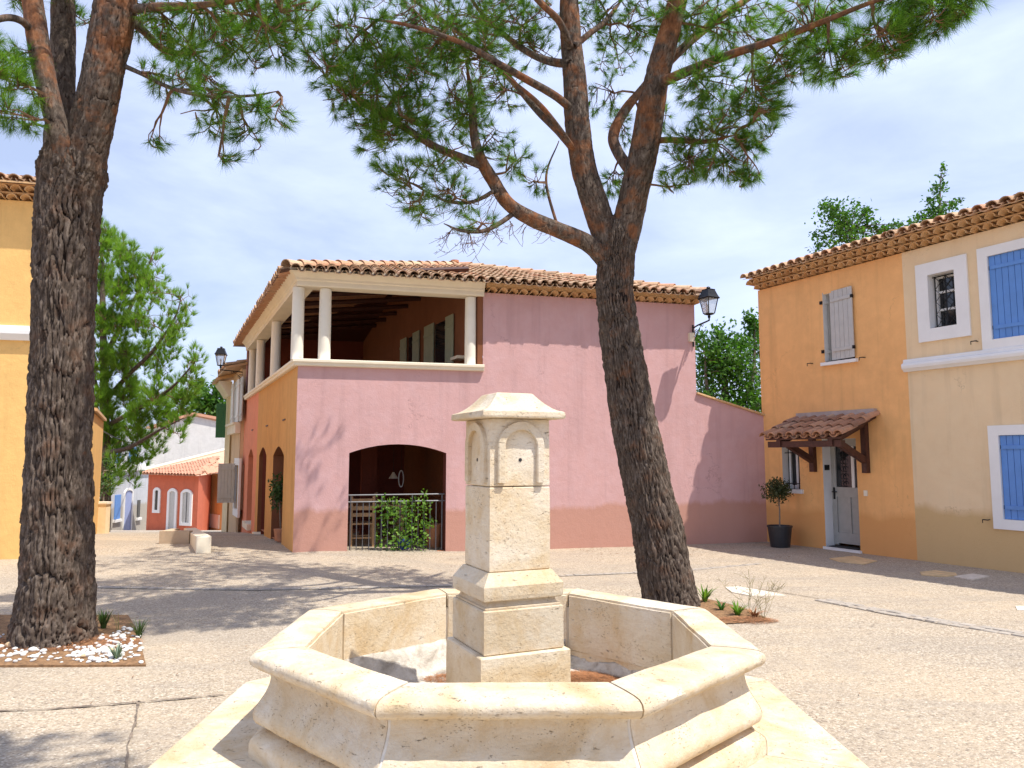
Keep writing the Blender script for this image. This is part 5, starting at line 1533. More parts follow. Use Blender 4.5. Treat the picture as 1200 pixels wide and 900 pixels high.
def foliage(tree, limbs, pads, seed, k=42, L=0.125, w=0.0020, spread=0.62, mat=None, updir=0.25, twig_r=(0.006, 0.003), sag=0.12, dens=1.0):
    """pads (px, py, depth, rx, ry in px, depth radius m, tufts) hung on branches that leave the limbs"""
    rs = np.random.default_rng(seed)
    LP = np.concatenate([p for p in limbs])
    TA, TB, R0 = [], [], []; CC, DD = [], []
    for px, py, D, rx, ry, rd, n_ in pads:
        n_ = int(n_ * dens)
        c = np.array(at_y(px, py, D)); sx, sz = rx * D / FPX, ry * D / FPX
        dist = np.linalg.norm((LP - c) * np.array([1, 1, 1.0]), axis=1) + np.where(LP[:, 2] > c[2] + 0.4, 0.5, 0)
        root = LP[np.argmin(dist)]
        nb = max(3, min(9, int(n_ / 9)))
        u = rs.normal(0, 1, (nb, 3)); u /= np.linalg.norm(u, axis=1)[:, None]
        ends = c + u * np.array([sx, rd, sz]) * (0.55 + 0.4 * rs.random((nb, 1)))
        hub = root + (c - root) * 0.55 + rs.normal(0, 0.05, 3)
        TA.append(root[None]); TB.append(hub[None]); R0.append([(0.020, 0.013)])
        for e_ in ends: TA.append(hub[None]); TB.append(e_[None]); R0.append([(0.011, 0.005)])
        tt = np.linspace(0.15, 1, 9)[None, :, None]
        samp = np.concatenate([(hub + (ends - hub)[:, None, :] * tt).reshape(-1, 3), (root + (hub - root) * np.linspace(0.5, 1, 4)[:, None])])
        v = rs.normal(0, 1, (n_, 3)); v /= np.linalg.norm(v, axis=1)[:, None]
        q = c + v * (rs.random((n_, 1)) ** 0.42) * np.array([sx, rd, sz])
        dm = ((q[:, None, :] - samp[None]) ** 2).sum(2); near = samp[np.argmin(dm, 1)]
        dv = q - near; ln = np.linalg.norm(dv, axis=1)[:, None] + 1e-9
        q = near + dv / ln * np.clip(ln, 0.08, 0.55)
        TA.append(near); TB.append(q); R0.append([twig_r] * n_)
        dd = dv / ln * 0.8 + v * 0.35 + np.array([0, 0, updir]); dd /= np.linalg.norm(dd, axis=1)[:, None]
        CC.append(q); DD.append(dd)
    A, B_ = np.concatenate(TA), np.concatenate(TB); rr = np.array([r for g in R0 for r in g])
    Vs, Fs, off = [], [], 0
    for key in sorted(set(map(tuple, rr.tolist()))):
        msk = (rr == np.array(key)).all(1)
        V, Fq = twig_tubes(A[msk], B_[msk], key[0], key[1], rs, sag if key[0] < 0.01 else -0.05)
        Vs.append(V); Fs.append(Fq + off); off += len(V)
    o = link('twigs', mesh_np('twigs', np.concatenate(Vs), np.concatenate(Fs), M['twig']), tree); o['kind'] = 'stuff'
    V = tri_needles(np.concatenate(CC), np.concatenate(DD), k, L, w, spread, rs)
    o = link('crown', mesh_np('crown', V, np.arange(len(V)).reshape(-1, 3), mat or M['needle']), tree); o['kind'] = 'stuff'
    return o

# ---- right-hand pine, leaning over the fountain
RP = on_ground(785, 708); DR = RP.y
pineR = thing('pine_tree', 'leaning pine tree forking into two stems behind the fountain', 'tree', tuple(RP), 'tall pines on the square')
limR = []
def LR(name, ctrl, **kw):
    o, P, r_ = bark_tube(name, ctrl, pineR, **kw); limR.append(P); return o
bark_tube('trunk', [(792, 738, DR, 79.1), (787, 712, DR, 68.6), (781, 680, DR, 63.0), (770, 620, DR, 58.5), (752, 540, DR, 53.7), (737, 460, DR, 51.3), (726, 390, DR, 47.3), (721, 345, DR, 45.4), (722, 310, DR, 45.9), (722, 285, DR, 47.6), (722, 262, DR, 36.1), (722, 250, DR, 16.0)], pineR, amp=0.042, young=(0.0, 0.40), seed=3, flare=0.03)
LR('limb', [(720, 330, DR, 26), (714, 290, DR, 33), (699, 245, DR, 33), (685, 200, DR, 31), (677, 150, DR, 31), (673, 90, DR + .1, 29), (668, 30, DR + .2, 25), (664, -50, DR + .3, 21), (655, -140, DR + .4, 16), (650, -240, DR + .5, 8)], amp=0.016, young=(0.35, 0.6), seed=5)
LR('limb', [(722, 330, DR, 26), (730, 285, DR, 35), (744, 225, DR - .1, 35), (757, 165, DR - .2, 36), (766, 110, DR - .3, 32), (778, 60, DR - .4, 28), (792, 10, DR - .5, 24), (806, -60, DR - .6, 20), (820, -150, DR - .6, 14), (830, -240, DR - .6, 8)], amp=0.016, young=(0.4, 0.8), seed=6)
LR('limb', [(712, 308, DR, 22), (690, 286, DR - .1, 21), (655, 270, DR - .2, 19), (622, 256, DR - .3, 18), (595, 238, DR - .4, 17), (578, 212, DR - .4, 16), (564, 188, DR - .5, 14), (556, 160, DR - .5, 11), (553, 120, DR - .5, 9), (546, 70, DR - .5, 6)], amp=0.010, young=(0.45, 0.6), seed=7)
LR('limb', [(568, 195, DR - .45, 11), (545, 186, DR - .6, 10), (510, 172, DR - .8, 9), (470, 147, DR - 1.0, 8), (430, 122, DR - 1.2, 6), (392, 96, DR - 1.4, 4)], amp=0.006, young=(0.4, 0.5), seed=8)
LR('limb', [(676, 180, DR, 9.6), (655, 155, DR + .3, 8.8), (630, 130, DR + .6, 8.0), (600, 95, DR + .9, 7.2), (560, 55, DR + 1.3, 6.4), (505, 15, DR + 1.7, 4.8), (470, -10, DR + 2, 3.2)], amp=0.006, young=(0.45, 0.6), seed=9)
LR('limb', [(672, 130, DR, 9.6), (650, 112, DR - .3, 9.6), (615, 92, DR - .6, 8.8), (585, 75, DR - .9, 8.0), (540, 50, DR - 1.2, 6.4), (480, 30, DR - 1.5, 4.8), (420, 20, DR - 1.8, 3.2)], amp=0.006, young=(0.45, 0.6), seed=10)
LR('limb', [(668, 75, DR, 10.4), (645, 72, DR + .2, 9.6), (620, 62, DR + .4, 8.0), (590, 40, DR + .7, 6.4), (560, 10, DR + 1, 4.8), (530, -40, DR + 1.3, 3.2)], amp=0.006, young=(0.45, 0.6), seed=11)
LR('limb', [(668, 55, DR, 9.6), (655, 25, DR - .3, 8.8), (635, 5, DR - .5, 7.2), (600, -30, DR - .8, 5.6), (560, -60, DR - 1, 4.0)], amp=0.006, young=(0.45, 0.6), seed=12)
LR('limb', [(672, 55, DR, 8.0), (690, 40, DR + .3, 7.2), (712, 22, DR + .6, 6.4), (735, -10, DR + .9, 4.8)], amp=0.006, young=(0.45, 0.6), seed=13)
LR('limb', [(768, 100, DR - .3, 13.6), (800, 86, DR - .8, 12.0), (850, 66, DR - 1.3, 10.4), (905, 48, DR - 1.8, 8.8), (965, 25, DR - 2.2, 7.2), (1030, 0, DR - 2.6, 4.8), (1090, -12, DR - 2.8, 3.2)], amp=0.007, young=(0.5, 0.8), seed=14)
LR('limb', [(772, 85, DR - .3, 11.2), (805, 52, DR - .1, 10.4), (845, 20, DR + .2, 8.8), (890, -10, DR + .5, 6.4), (940, -40, DR + .8, 4.0)], amp=0.007, young=(0.5, 0.8), seed=15)
LR('limb', [(742, 205, DR, 14.4), (724, 178, DR + .2, 13.6), (719, 158, DR + .3, 13.6), (732, 130, DR + .4, 12.0), (752, 105, DR + .5, 9.6), (775, 75, DR + .7, 7.2), (800, 40, DR + .9, 4.8)], amp=0.010, young=(0.5, 0.8), seed=16)
LR('limb', [(762, 165, DR - .1, 8), (790, 164, DR - .4, 7), (825, 166, DR - .7, 6), (862, 158, DR - 1, 4)], amp=0.004, young=(0.6, .8), seed=17)
LR('limb', [(606, 247, DR - .3, 6), (585, 262, DR - .5, 6), (565, 271, DR - .7, 5), (540, 270, DR - .9, 4), (520, 262, DR - 1.0, 3)], amp=0.003, young=(0.1, .1), seed=18)
LR('limb', [(582, 222, DR - .4, 5), (555, 236, DR - .6, 4.5), (525, 236, DR - .8, 4), (495, 222, DR - 1, 3)], amp=0.003, young=(0.1, .1), seed=19)
LR('limb', [(655, 272, DR - .2, 4), (640, 150 + 60, DR - .3, 3), (655, 165, DR - .3, 3)], amp=0.002, young=(0.5, .5), seed=20)
LR('limb', [(677, 182, DR, 7.2), (655, 150, DR - .4, 6.4), (630, 120, DR - .7, 5.6), (590, 85, DR - 1.1, 4.8)], amp=0.003, young=(0.45, 0.6), seed=21)
for a_ in ((722, 352, 13), (747, 472, 11)): knot(pineR, a_[0], a_[1], DR - 0.185, a_[2] * 0.75 * DR / FPX, 1)
padsR = [(430, 55, DR - 1.4, 55, 40, .6, 80), (385, 70, DR - 1.6, 35, 40, .5, 45), (470, 90, DR - 1.1, 50, 35, .5, 75), (420, 120, DR - 1.3, 45, 32, .5, 65), (500, 40, DR - .9, 55, 38, .6, 80), (555, 60, DR - .7, 50, 40, .6, 65), (480, 140, DR - .9, 45, 30, .5, 55), (440, 155, DR - 1.1, 35, 25, .4, 38),
         (540, 130, DR - .5, 40, 35, .5, 48), (560, 15, DR + .8, 60, 30, .7, 70), (610, 20, DR + .2, 50, 30, .7, 55), (585, 105, DR + .4, 40, 30, .5, 30), (520, 185, DR - .8, 45, 25, .5, 26), (575, 170, DR - .4, 35, 25, .4, 18), (600, 190, DR - .2, 30, 22, .4, 12), (470, 205, DR - 1, 45, 25, .5, 26), (530, 225, DR - .8, 45, 22, .5, 22), (490, 245, DR - 1, 30, 18, .4, 13), (560, 262, DR - .8, 35, 16, .4, 7), (625, 215, DR - .3, 22, 20, .3, 7),
         (635, 55, DR + .7, 35, 28, .5, 26), (700, 15, DR + .6, 45, 25, .6, 42), (720, 60, DR + 1, 35, 28, .5, 24), (705, 115, DR + .9, 28, 28, .4, 14), (720, 215, DR + .5, 22, 14, .3, 14), (755, 30, DR + .3, 40, 30, .5, 45), (800, 25, DR - .4, 50, 30, .6, 60), (770, 140, DR + .5, 22, 22, .3, 10), (730, 150, DR + .5, 20, 25, .3, 8),
         (830, 95, DR - 1, 50, 26, .5, 55), (870, 30, DR - .8, 55, 30, .6, 60), (920, 75, DR - 1.6, 45, 24, .5, 48), (890, 110, DR - 1.4, 35, 22, .4, 30), (955, 20, DR - 2, 50, 28, .5, 52), (980, 70, DR - 2.1, 45, 20, .4, 42), (1030, 50, DR - 2.4, 45, 25, .4, 48), (1085, 22, DR - 2.6, 45, 26, .4, 55), (1060, -10, DR - 2.6, 50, 22, .4, 40), (1125, 8, DR - 2.7, 25, 24, .3, 26), (905, 130, DR - 1.5, 22, 14, .3, 12), (850, 140, DR - .9, 42, 24, .5, 42), (815, 165, DR - .7, 40, 24, .4, 34), (880, 165, DR - 1, 30, 18, .4, 30), (840, 195, DR - .8, 45, 18, .4, 36), (800, 200, DR - .5, 30, 16, .4, 18), (880, 205, DR - 1, 22, 12, .3, 14), (790, 215, DR - .5, 25, 12, .3, 10),
         # upper crown, above the frame
         (440, -60, DR - .5, 90, 50, 1.0, 90), (560, -90, DR + .4, 100, 60, 1.2, 110), (680, -120, DR + .3, 90, 60, 1.0, 90), (620, -220, DR + .4, 110, 60, 1.2, 100), (800, -110, DR - .2, 90, 60, 1.0, 70), (480, -150, DR + 1, 90, 50, 1.2, 80), (520, 30, DR + 2.2, 70, 40, .8, 40), (470, -20, DR + 2.4, 70, 40, .8, 60), (560, 90, DR + 2.6, 60, 40, .8, 30),
         (560, -250, 6.0, 110, 50, .8, 170), (700, -260, 6.2, 120, 50, .8, 150), (440, -210, 6.6, 110, 50, .8, 150), (640, -180, 7.0, 120, 50, .9, 140), (380, -130, 7.6, 90, 50, .8, 80), (520, -160, 8.0, 110, 50, .9, 100), (640, -330, 6.0, 130, 50, .9, 130), (500, -300, 7.4, 130, 50, .9, 120)]  # unseen pads added to thicken the shade cast on the paving
foliage(pineR, limR, padsR, 5, k=58, w=0.0020, dens=1.75)

# ---- left-hand pine with the thick trunk
LPp = on_ground(62, 752); DLp = LPp.y
pineL = thing('pine_tree', 'thick upright pine trunk rising from the pebble bed', 'tree', tuple(LPp), 'tall pines on the square')
limL = []
def LL(name, ctrl, **kw):
    o, P, r_ = bark_tube(name, ctrl, pineL, **kw); limL.append(P); return o
bark_tube('trunk', [(60, 792, DLp, 100.0), (61, 762, DLp, 90.7), (63, 735, DLp, 84.4), (66, 690, DLp, 77.4), (68, 630, DLp, 71.8), (69, 560, DLp, 68.8), (71, 480, DLp, 66.0), (74, 400, DLp, 66.0), (76, 320, DLp, 67.0), (78, 260, DLp, 68.8), (82, 220, DLp, 71.8), (86, 195, DLp, 73.6), (90, 170, DLp, 54.0), (92, 155, DLp, 27.0)], pineL, amp=0.048, young=(0.0, 0.15), seed=23, flare=0.03, cell=(0.052, 0.46))
LL('limb', [(78, 250, DLp - .12, 22), (80, 205, DLp - .16, 27), (70, 160, DLp - .2, 26), (57, 110, DLp - .2, 25), (46, 55, DLp - .2, 25), (38, 0, DLp - .2, 23), (32, -60, DLp - .2, 20), (26, -140, DLp - .2, 14), (20, -220, DLp, 7)], amp=0.012, young=(0.30, 0.9), seed=24)
LL('limb', [(70, 240, DLp + .1, 30), (68, 190, DLp + .16, 34), (71, 130, DLp + .25, 31), (74, 60, DLp + .35, 29), (74, -10, DLp + .4, 26), (72, -100, DLp + .5, 20), (70, -200, DLp + .6, 9)], amp=0.018, young=(0.0, .3), seed=25)
LL('limb', [(90, 260, DLp, 40), (95, 205, DLp, 50), (106, 150, DLp - .05, 48), (119, 95, DLp - .1, 46), (130, 40, DLp - .1, 48), (138, -15, DLp - .1, 45), (148, -90, DLp - .1, 36), (160, -180, DLp - .1, 18)], amp=0.022, young=(0.15, .75), seed=26)
LL('limb', [(145, 12, DLp, 11), (185, 8, DLp - .3, 10), (235, 6, DLp - .6, 8), (285, -2, DLp - .9, 6), (340, -15, DLp - 1.1, 4)], amp=0.004, young=(.5, .8), seed=27)
LL('limb', [(140, 15, DLp, 12), (168, 36, DLp + .2, 10), (188, 56, DLp + .4, 8), (212, 63, DLp + .6, 6), (245, 60, DLp + .9, 4)], amp=0.004, young=(.5, .8), seed=28)
LL('limb', [(140, 75, DLp, 6), (165, 86, DLp - .2, 5.5), (200, 103, DLp - .4, 5), (245, 113, DLp - .6, 4), (295, 112, DLp - .8, 3.2), (325, 107, DLp - .9, 2.5)], amp=0.002, young=(.2, .4), seed=29)
LL('limb', [(40, 40, DLp - .2, 9), (24, 24, DLp - .4, 9), (0, 22, DLp - .6, 8), (-40, 40, DLp - .8, 6), (-90, 60, DLp - 1, 3)], amp=0.004, young=(.3, .3), seed=30)
LL('limb', [(150, -60, DLp, 14), (200, -60, DLp + .3, 12), (270, -50, DLp + .5, 10), (340, -40, DLp + .8, 6)], amp=0.004, young=(.5, .8), seed=31)
knot(pineL, 55, 311, DLp - 0.185, 8 * DLp / FPX, 2); knot(pineL, 74, 246, DLp - 0.215, 8 * DLp / FPX, 3)
padsL = [(200, 35, DLp, 35, 32, .4, 42), (245, 20, DLp - .3, 45, 30, .5, 58), (300, 20, DLp - .6, 45, 30, .5, 55), (345, 10, DLp - .8, 35, 30, .4, 40), (225, 65, DLp + .6, 40, 22, .4, 38), (280, 55, DLp - .2, 40, 22, .4, 36), (325, 45, DLp - .7, 28, 22, .4, 28), (185, 95, DLp - .2, 25, 20, .3, 16), (235, 98, DLp - .3, 40, 16, .4, 26), (265, 122, DLp - .5, 35, 14, .4, 18), (305, 128, DLp - .8, 28, 14, .3, 13), (240, 145, DLp - .4, 30, 14, .3, 10), (285, 160, DLp - .6, 30, 12, .3, 10), (330, 135, DLp - .9, 14, 12, .2, 6), (185, 165, DLp - .2, 18, 10, .2, 5), (265, 185, DLp - .6, 22, 8, .2, 5), (170, 20, DLp + .3, 20, 30, .3, 22),
         (15, 95, DLp - .6, 24, 26, .4, 30), (12, 130, DLp - .6, 26, 20, .4, 30), (20, 60, DLp - .4, 20, 20, .3, 12), (-20, 60, DLp - .8, 40, 50, .5, 40), (85, 10, DLp + .5, 25, 14, .3, 14), (25, 5, DLp, 25, 14, .3, 8),
         (100, -80, DLp, 110, 50, .9, 90), (240, -70, DLp - .2, 90, 45, .8, 90), (0, -80, DLp, 80, 50, .8, 60), (140, -180, DLp, 140, 50, 1.0, 90)]
foliage(pineL, limL, padsL, 9, k=56, L=0.115, w=0.0017, dens=1.7)
# ---- third pine, behind the photographer; its crown shades the near paving
pineN = thing('pine_tree', 'pine tree standing behind the viewer whose crown shades the near paving', 'tree', (3.4, -2.2, 0), 'tall pines on the square')
def world_limb(pts, seed, young):
    P = smooth_path(pts, 40)
    V, q = tube_arrays([Vector(p[:3]) for p in P], [float(p[3]) for p in P], 14)
    return link('trunk' if seed == 1 else 'limb', mesh_np('trunk', V, np.array(q), M['bark'], True), pineN), P[:, :3]
_, t1_ = world_limb([(3.4, -2.2, -0.1, .32), (3.3, -2.1, 2, .27), (3.0, -1.8, 4, .24), (2.6, -1.2, 6, .18), (2.2, -0.6, 8, .08)], 1, 0)
_, t2_ = world_limb([(2.8, -1.5, 5.2, .14), (1.8, 0.2, 6.2, .10), (0.9, 1.6, 6.9, .07), (0.2, 2.9, 7.2, .03)], 2, 1)
def rpx(p):    # foliage() takes pixels; this tree lies out of frame, so it gets its own needle pass
    return p
rsn = np.random.default_rng(77)
cs = []
for c, r_, n_ in (((0.35, 2.55, 7.0), (0.9, 0.55, 0.4), 90), ((1.0, 1.5, 7.1), (0.8, 0.6, 0.5), 60), ((-0.35, 2.75, 7.1), (0.45, 0.4, 0.3), 40), ((2.2, -0.6, 8.0), (1.3, 1.2, 0.8), 120)):
    v = rsn.normal(0, 1, (n_, 3)); v /= np.linalg.norm(v, axis=1)[:, None]
    cs.append(np.array(c) + v * rsn.random((n_, 1)) ** 0.4 * np.array(r_))
cs = np.concatenate(cs); LPn = np.concatenate([t1_, t2_])
near = LPn[np.argmin(((cs[:, None] - LPn[None]) ** 2).sum(2), 1)]
V, Fq = twig_tubes(near, cs, 0.010, 0.003, rsn); link('twigs', mesh_np('twigs', V, Fq, M['twig']), pineN)['kind'] = 'stuff'
dd = cs - near; dd /= np.linalg.norm(dd, axis=1)[:, None]
V = tri_needles(cs, dd, 60, 0.14, 0.003, 0.6, rsn); link('crown', mesh_np('crown', V, np.arange(len(V)).reshape(-1, 3), M['needle']), pineN)['kind'] = 'stuff'

# ---- bright young pine behind the golden wing
DY = 24.0
yp = at_y(128, 625, DY)
pineY = thing('young_pine', 'bright green young pine with upswept branches beside the lane', 'tree', (yp.x, yp.y, -0.9))
limY = []
for nm, c in (('trunk', [(122, 660, DY, 12), (124, 560, DY, 11), (122, 450, DY, 9), (120, 340, DY, 6), (118, 262, DY, 3)]),
              ('limb', [(123, 470, DY, 6), (150, 440, DY - .3, 5), (180, 410, DY - .5, 4), (205, 372, DY - .6, 2), (213, 345, DY - .6, 1)]),
              ('limb', [(122, 420, DY, 6), (145, 375, DY, 5), (165, 335, DY + .2, 3), (180, 295, DY + .3, 1.5)]),
              ('limb', [(123, 500, DY, 6), (160, 480, DY - .6, 5), (200, 455, DY - .9, 3), (228, 425, DY - 1, 1.5)]),
              ('limb', [(124, 530, DY, 6), (150, 525, DY - .8, 5), (185, 505, DY - 1.4, 3), (215, 490, DY - 1.8, 1.5)]),
              ('limb', [(123, 480, DY, 5), (110, 440, DY - .3, 4), (105, 380, DY - .3, 2)])):
    o, P, r_ = bark_tube(nm, c, pineY, dens=0.35, amp=0.004, young=(0.1, 0.3), seed=len(limY) + 60, mat=M['bark']); limY.append(P)
padsY = []
rsy = random.Random(8)
for px, py, n_ in ((118, 275, 26), (135, 285, 26), (150, 300, 26), (120, 320, 34), (140, 335, 34), (160, 320, 22), (178, 300, 9), (172, 335, 18), (185, 330, 10), (195, 345, 6), (215, 350, 6), (210, 375, 14), (200, 395, 16), (190, 375, 12), (165, 370, 26), (140, 375, 36), (118, 370, 34), (120, 420, 40), (145, 415, 40), (170, 410, 26), (190, 420, 14), (228, 415, 7), (222, 440, 14), (205, 455, 20), (180, 455, 28), (150, 455, 42), (122, 465, 42), (130, 500, 40), (160, 490, 38), (190, 480, 26), (215, 470, 18), (140, 530, 22), (165, 520, 20), (185, 508, 12), (130, 550, 14), (205, 500, 8), (155, 548, 8)):
    padsY.append((px + 1, py + 6, DY + rsy.uniform(-1.2, 0.8), 11, 24, .6, int(n_ * 1.3)))
foliage(pineY, limY, padsY, 12, dens=2.6, k=34, L=0.27, w=0.0070, spread=0.34, mat=M['needle_bright'], updir=1.6, twig_r=(0.007, 0.004), sag=-0.05)

# ---- broad-leaved trees
def leaf_cloud(C, Nn, size, rs):
    """diamond leaves: centre C, random orientation"""
    n_ = len(C)
    a_ = rs.normal(0, 1, (n_, 3)); a_ /= np.linalg.norm(a_, axis=1)[:, None]
    b_ = np.cross(a_, Nn + rs.normal(0, .6, (n_, 3))); b_ /= np.linalg.norm(b_, axis=1)[:, None] + 1e-9
    s = size * (0.6 + 0.8 * rs.random((n_, 1)))
    V = np.stack([C - a_ * s, C + b_ * s * 0.55, C + a_ * s, C - b_ * s * 0.55], 1).reshape(-1, 3)
    return V
def broad_tree(name, label, base, trunk, limbs, pads, seed, size=0.07, mat=None, per=1.0, group=None, bark='twig_grey'):
    t_ = thing(name, label, 'tree', base, group)
    rs = np.random.default_rng(seed); LPs = []
    for k, c in enumerate([trunk] + limbs):
        o, P, r_ = bark_tube('trunk' if k == 0 else 'limb', c, t_, dens=0.35, amp=0.003, young=(0, 0), seed=seed + k, mat=M[bark]); LPs.append(P)
    LPc = np.concatenate(LPs); CC, TA, TB = [], [], []
    for px, py, D, rx, ry, rd, n_ in pads:
        c = np.array(at_y(px, py, D)); sx, sz = rx * D / FPX, ry * D / FPX
        nsub = max(3, int(n_ / 26))
        v = rs.normal(0, 1, (nsub, 3)); v /= np.linalg.norm(v, axis=1)[:, None]
        hubs = c + v * rs.random((nsub, 1)) ** 0.5 * np.array([sx, rd, sz])
        near = LPc[np.argmin(((hubs[:, None] - LPc[None]) ** 2).sum(2), 1)]
        TA.append(near); TB.append(hubs)
        m_ = int(n_ * per); pick = hubs[rs.integers(0, nsub, m_)]
        CC.append(pick + rs.normal(0, 1, (m_, 3)) * np.array([sx, rd, sz]) * 0.30)
    A, B_ = np.concatenate(TA), np.concatenate(TB)
    V, Fq = twig_tubes(A, B_, 0.016, 0.005, rs, -0.04); link('twigs', mesh_np('twigs', V, Fq, M[bark]), t_)['kind'] = 'stuff'
    C = np.concatenate(CC)
    V = leaf_cloud(C, np.array([0, 0, 1.0]), size, rs)
    link('crown', mesh_np('crown', V, np.arange(len(V)).reshape(-1, 4), mat or M['leaf']), t_)['kind'] = 'stuff'
    return t_
DG = 23.0
gb = at_y(850, 600, DG)
broad_tree('green_tree', 'dense bright green tree filling the gap above the garden wall', (gb.x, gb.y, -0.3), [(850, 640, DG, 16), (852, 540, DG, 14), (850, 470, DG, 10), (848, 410, DG, 5)], [[(851, 500, DG, 8), (880, 450, DG, 6), (885, 380, DG + .4, 3)], [(851, 510, DG, 8), (830, 460, DG - .3, 5), (826, 415, DG - .4, 3)]],
           [(830, 440, DG, 22, 40, .9, 700), (850, 430, DG - .4, 25, 38, 1.0, 800), (872, 440, DG, 22, 45, 1.0, 750), (820, 480, DG - .6, 25, 30, .9, 500), (850, 490, DG - .8, 30, 28, .9, 600), (885, 485, DG - .4, 25, 30, .9, 550), (815, 400, DG + .3, 14, 14, .6, 160), (842, 394, DG, 10, 16, .5, 120), (862, 405, DG, 14, 12, .5, 140), (884, 385, DG + .4, 12, 20, .5, 220), (876, 372, DG + .3, 8, 10, .4, 70), (900, 420, DG + .5, 25, 50, .8, 500)], 91, 0.070, per=2.0)
DH = 17.5
hb_ = FR_.pt(1.0, 0, -8)
for k, (nm_, lab, tr, pd) in enumerate((
    ('oak_tree', 'bushy light green treetop showing over the orange house roof', [(1000, 420, DH, 12), (1000, 330, DH, 8), (998, 270, DH, 4)],
     [(985, 262, DH, 20, 22, .7, 420), (1000, 282, DH, 32, 16, .8, 420), (970, 245, DH, 14, 12, .4, 110), (1025, 262, DH, 16, 14, .5, 180), (1018, 248, DH, 6, 8, .3, 40), (1045, 268, DH, 14, 10, .4, 110), (963, 278, DH, 10, 12, .4, 70), (972, 300, DH, 20, 14, .5, 120), (1060, 272, DH, 8, 8, .3, 40)]),
    ('oak_tree', 'slim pointed treetop rising above the sand house roof', [(1100, 420, DH, 10), (1100, 300, DH, 6), (1102, 215, DH, 2)],
     [(1100, 245, DH, 14, 16, .5, 190), (1102, 222, DH, 10, 14, .4, 90), (1103, 203, DH, 5, 8, .2, 26), (1085, 250, DH, 12, 8, .4, 70), (1120, 240, DH, 9, 8, .3, 44), (1092, 262, DH, 20, 10, .5, 140)]))):
    b_ = at_y(tr[0][0], 600, DH)
    broad_tree(nm_, lab, (b_.x, b_.y, -0.1), tr, [], pd, 101 + k, 0.048, per=1.9)
DT = 52.0
b_ = at_y(245, 560, DT)
broad_tree('far_tree', 'dark green leafy tree behind the white gabled house', (b_.x, b_.y, -3.2), [(245, 600, DT, 9), (245, 520, DT, 8), (243, 465, DT, 4)], [],
           [(235, 470, DT, 16, 16, 1.5, 420), (252, 475, DT, 16, 20, 1.5, 460), (225, 486, DT, 16, 14, 1.5, 340), (258, 455, DT, 10, 14, 1.0, 240), (240, 452, DT, 8, 8, 1.0, 120), (265, 490, DT, 14, 14, 1.2, 240), (210, 492, DT, 14, 10, 1.2, 180)], 111, 0.19, M['leaf'])
DE = 20.4
b_ = at_y(121, 600, DE)
broad_tree('garden_shrub', 'small leafy shrub growing over the cream garden wall', (b_.x, b_.y, -0.4), [(120, 640, DE, 5), (120, 590, DE, 4), (121, 550, DE, 2)], [], [(121, 560, DE, 6, 18, .4, 160), (119, 580, DE, 6, 12, .4, 120), (123, 540, DE, 4, 10, .3, 60)], 113, 0.05, M['leaf_dark'])

